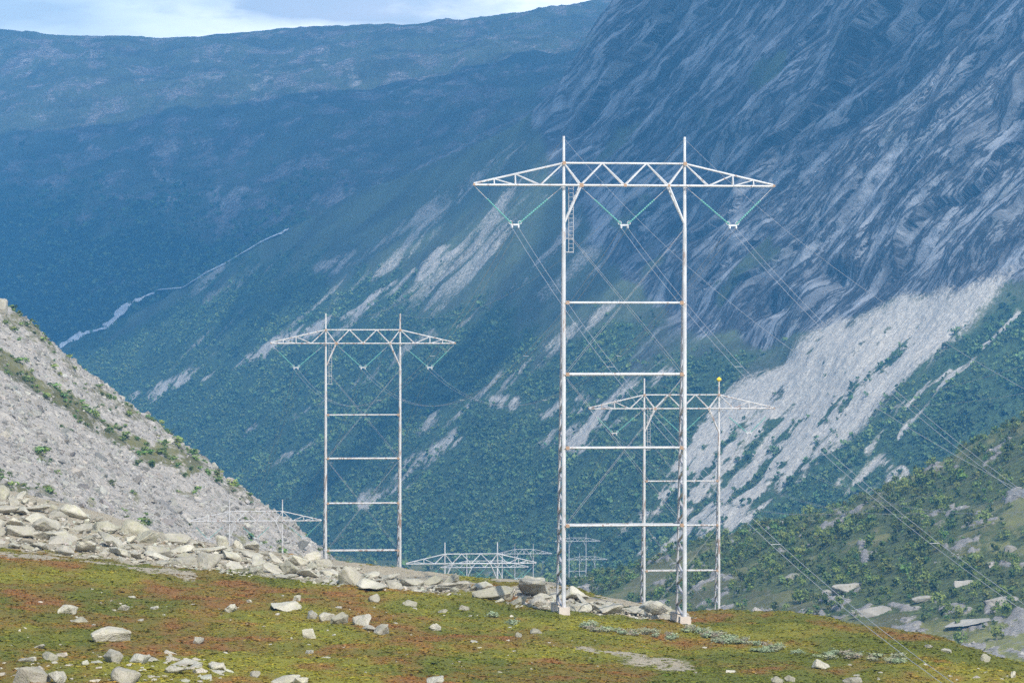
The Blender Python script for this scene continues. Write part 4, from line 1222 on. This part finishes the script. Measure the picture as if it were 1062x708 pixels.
SUN_AZ = Vector((.22, -.74, 0)); SUN_EL = math.radians(41)
sdir = SUN_AZ.normalized() * math.cos(SUN_EL) + Vector((0, 0, math.sin(SUN_EL)))
m_cloud, nt, b = new_mat('cloud_vapour'); N = NT(nt)
b.inputs['Base Color'].default_value = (.8, .8, .82, 1)
tr = N.n('ShaderNodeBsdfTransparent'); mx_ = N.n('ShaderNodeMixShader'); mx_.inputs[0].default_value = .54
tl_ = N.n('ShaderNodeBsdfTranslucent'); tl_.inputs['Color'].default_value = (.75, .77, .8, 1)
mx2 = N.n('ShaderNodeMixShader'); mx2.inputs[0].default_value = .5
N.l(b.outputs[0], mx2.inputs[1]); N.l(tl_.outputs[0], mx2.inputs[2])
N.l(tr.outputs[0], mx_.inputs[1]); N.l(mx2.outputs[0], mx_.inputs[2]); N.l(mx_.outputs[0], nt.nodes['Material Output'].inputs['Surface'])


def cloud(name, x0, x1, y0, y1, z, thick, seed, thr=0., cell=60, fade=500, line=None):
    nx, ny = int((x1 - x0) / cell), int((y1 - y0) / cell)
    X, Y = np.meshgrid(np.linspace(x0, x1, nx + 1), np.linspace(y0, y1, ny + 1))
    ed = np.minimum(np.minimum(X - x0, x1 - X), np.minimum(Y - y0, y1 - Y))
    if line: ed = np.minimum(ed, (Y + 258 - (line - 2. * (X + 524 - 1050))) / 2.236)
    f = fbm(X / 900 + seed, Y / 900, seed, 5, .55) + .9 * sstep(0, fade, ed) - .55 - thr
    top = np.clip(f, 0, 1) ** .6 * thick * (1 + .3 * fbm(X / 200, Y / 200, seed, 3)); bot = -np.clip(f, 0, 1) ** .5 * thick * .3
    idx = np.arange(X.size).reshape(X.shape); q = (f > 0); fq = q[:-1, :-1] | q[1:, :-1] | q[:-1, 1:] | q[1:, 1:]
    a = np.stack([idx[:-1, :-1], idx[:-1, 1:], idx[1:, 1:], idx[1:, :-1]], -1)[fq]
    V = np.concatenate([np.stack([X, Y, z + top + 1], -1).reshape(-1, 3), np.stack([X, Y, z + bot - 1], -1).reshape(-1, 3)])
    me = mesh_np(name, V, [np.concatenate([a, a[:, ::-1] + X.size])]); set_smooth(me)
    return tag(link(name, me, m_cloud), kind='stuff')


cloud('cloud', -2000, 2200, 750, 4450, 1650, 260, 3.3, -.26, 45, 300, 2030)


w = bpy.data.worlds.new('World'); scene.world = w; w.use_nodes = True; nt = w.node_tree; N = NT(nt)
sky = N.n('ShaderNodeTexSky', sky_type='NISHITA'); sky.sun_disc = False; sky.sun_elevation = SUN_EL
sky.sun_rotation = math.atan2(sdir.x, sdir.y); sky.altitude = 500; sky.air_density = 1.; sky.dust_density = .6
bg = nt.nodes['Background']; N.l(sky.outputs[0], bg.inputs['Color']); bg.inputs['Strength'].default_value = .12
gen = N.coord('Generated')
c1_ = N.noise(N.scale(gen, (9, 9, 46)), 1., 6, .55); c2_ = N.noise(N.scale(gen, (30, 30, 90)), 1.3, 5, .6)
fac = N.ramp(N.math('ADD', c1_, N.math('MULTIPLY', N.math('SUBTRACT', c2_, .5), .35)), [(.24, .25), (.46, 1.)])
sx = N.n('ShaderNodeSeparateXYZ'); N.l(gen, sx.inputs[0]);
c3_ = N.noise(N.scale(gen, (13, 13, 70)), 1., 4, .5)
colr = N.ramp(c3_, [(.36, (.42, .44, .48)), (.5, (.80, .82, .84)), (.62, (1., .98, .96))])
hz_ = N.math('ADD', sx.outputs['Z'], N.math('ADD', N.math('MULTIPLY', N.math('SUBTRACT', c3_, .5), .02), N.math('MULTIPLY', N.math('SUBTRACT', c2_, .5), .012)))
bank = N.math('MULTIPLY', N.ramp(hz_, [(.0765, 0.), (.0815, 1.)]), N.ramp(N.math('ADD', N.math('ADD', sx.outputs['X'], .5), N.math('MULTIPLY', N.math('SUBTRACT', c2_, .5), .05)), [(.408, 0.), (.432, 1.), (.475, .9), (.502, .15)]))
wht = N.ramp(N.math('ADD', sx.outputs['X'], .5), [(.395, 0.), (.46, 1.)])
colr = N.mix(wht, colr, (1.0, .98, .97)); fac = N.math('MULTIPLY', fac, N.ramp(N.math('ADD', sx.outputs['X'], .5), [(.395, .55), (.46, 1.)]))
colr = N.mix(bank, colr, (.36, .38, .42))
bg2 = N.n('ShaderNodeBackground'); N.l(colr, bg2.inputs['Color']); bg2.inputs['Strength'].default_value = 2.5
fac = N.math('MULTIPLY', fac, N.ramp(sx.outputs['Z'], [(.10, 1.), (.22, .12)]))
ms = N.n('ShaderNodeMixShader'); N.l(fac, ms.inputs[0]); N.l(bg.outputs[0], ms.inputs[1]); N.l(bg2.outputs[0], ms.inputs[2])
N.l(ms.outputs[0], nt.nodes['World Output'].inputs['Surface'])

sl = bpy.data.lights.new('sun', 'SUN'); sl.energy = 5.; sl.angle = math.radians(.53); sl.color = (1., .95, .87)
so = bpy.data.objects.new('sun', sl); COL.objects.link(so); so.rotation_euler = sdir.to_track_quat('Z', 'Y').to_euler(); so.location = (0, 0, 60)

cam = bpy.data.cameras.new('camera'); co_ = bpy.data.objects.new('camera', cam); COL.objects.link(co_)
cam.sensor_width = 36; cam.lens = F / 1062 * 36; cam.clip_start = .5; cam.clip_end = 40000
co_.location = (0, 0, 0); co_.rotation_euler = (math.pi / 2, 0, 0); scene.camera = co_
scene.view_settings.view_transform = 'Standard'; scene.view_settings.look = 'None'; scene.view_settings.exposure = .25; scene.view_settings.gamma = 1.
cy = scene.cycles
cy.max_bounces = 5; cy.diffuse_bounces = 2; cy.glossy_bounces = 2; cy.transmission_bounces = 2; cy.transparent_max_bounces = 10; cy.volume_bounces = 0
cy.use_denoising = False; cy.denoiser = 'OPENIMAGEDENOISE'; cy.caustics_reflective = False; cy.caustics_refractive = False
scene.render.engine = 'CYCLES'
try: cy.use_adaptive_sampling = False
except Exception: pass
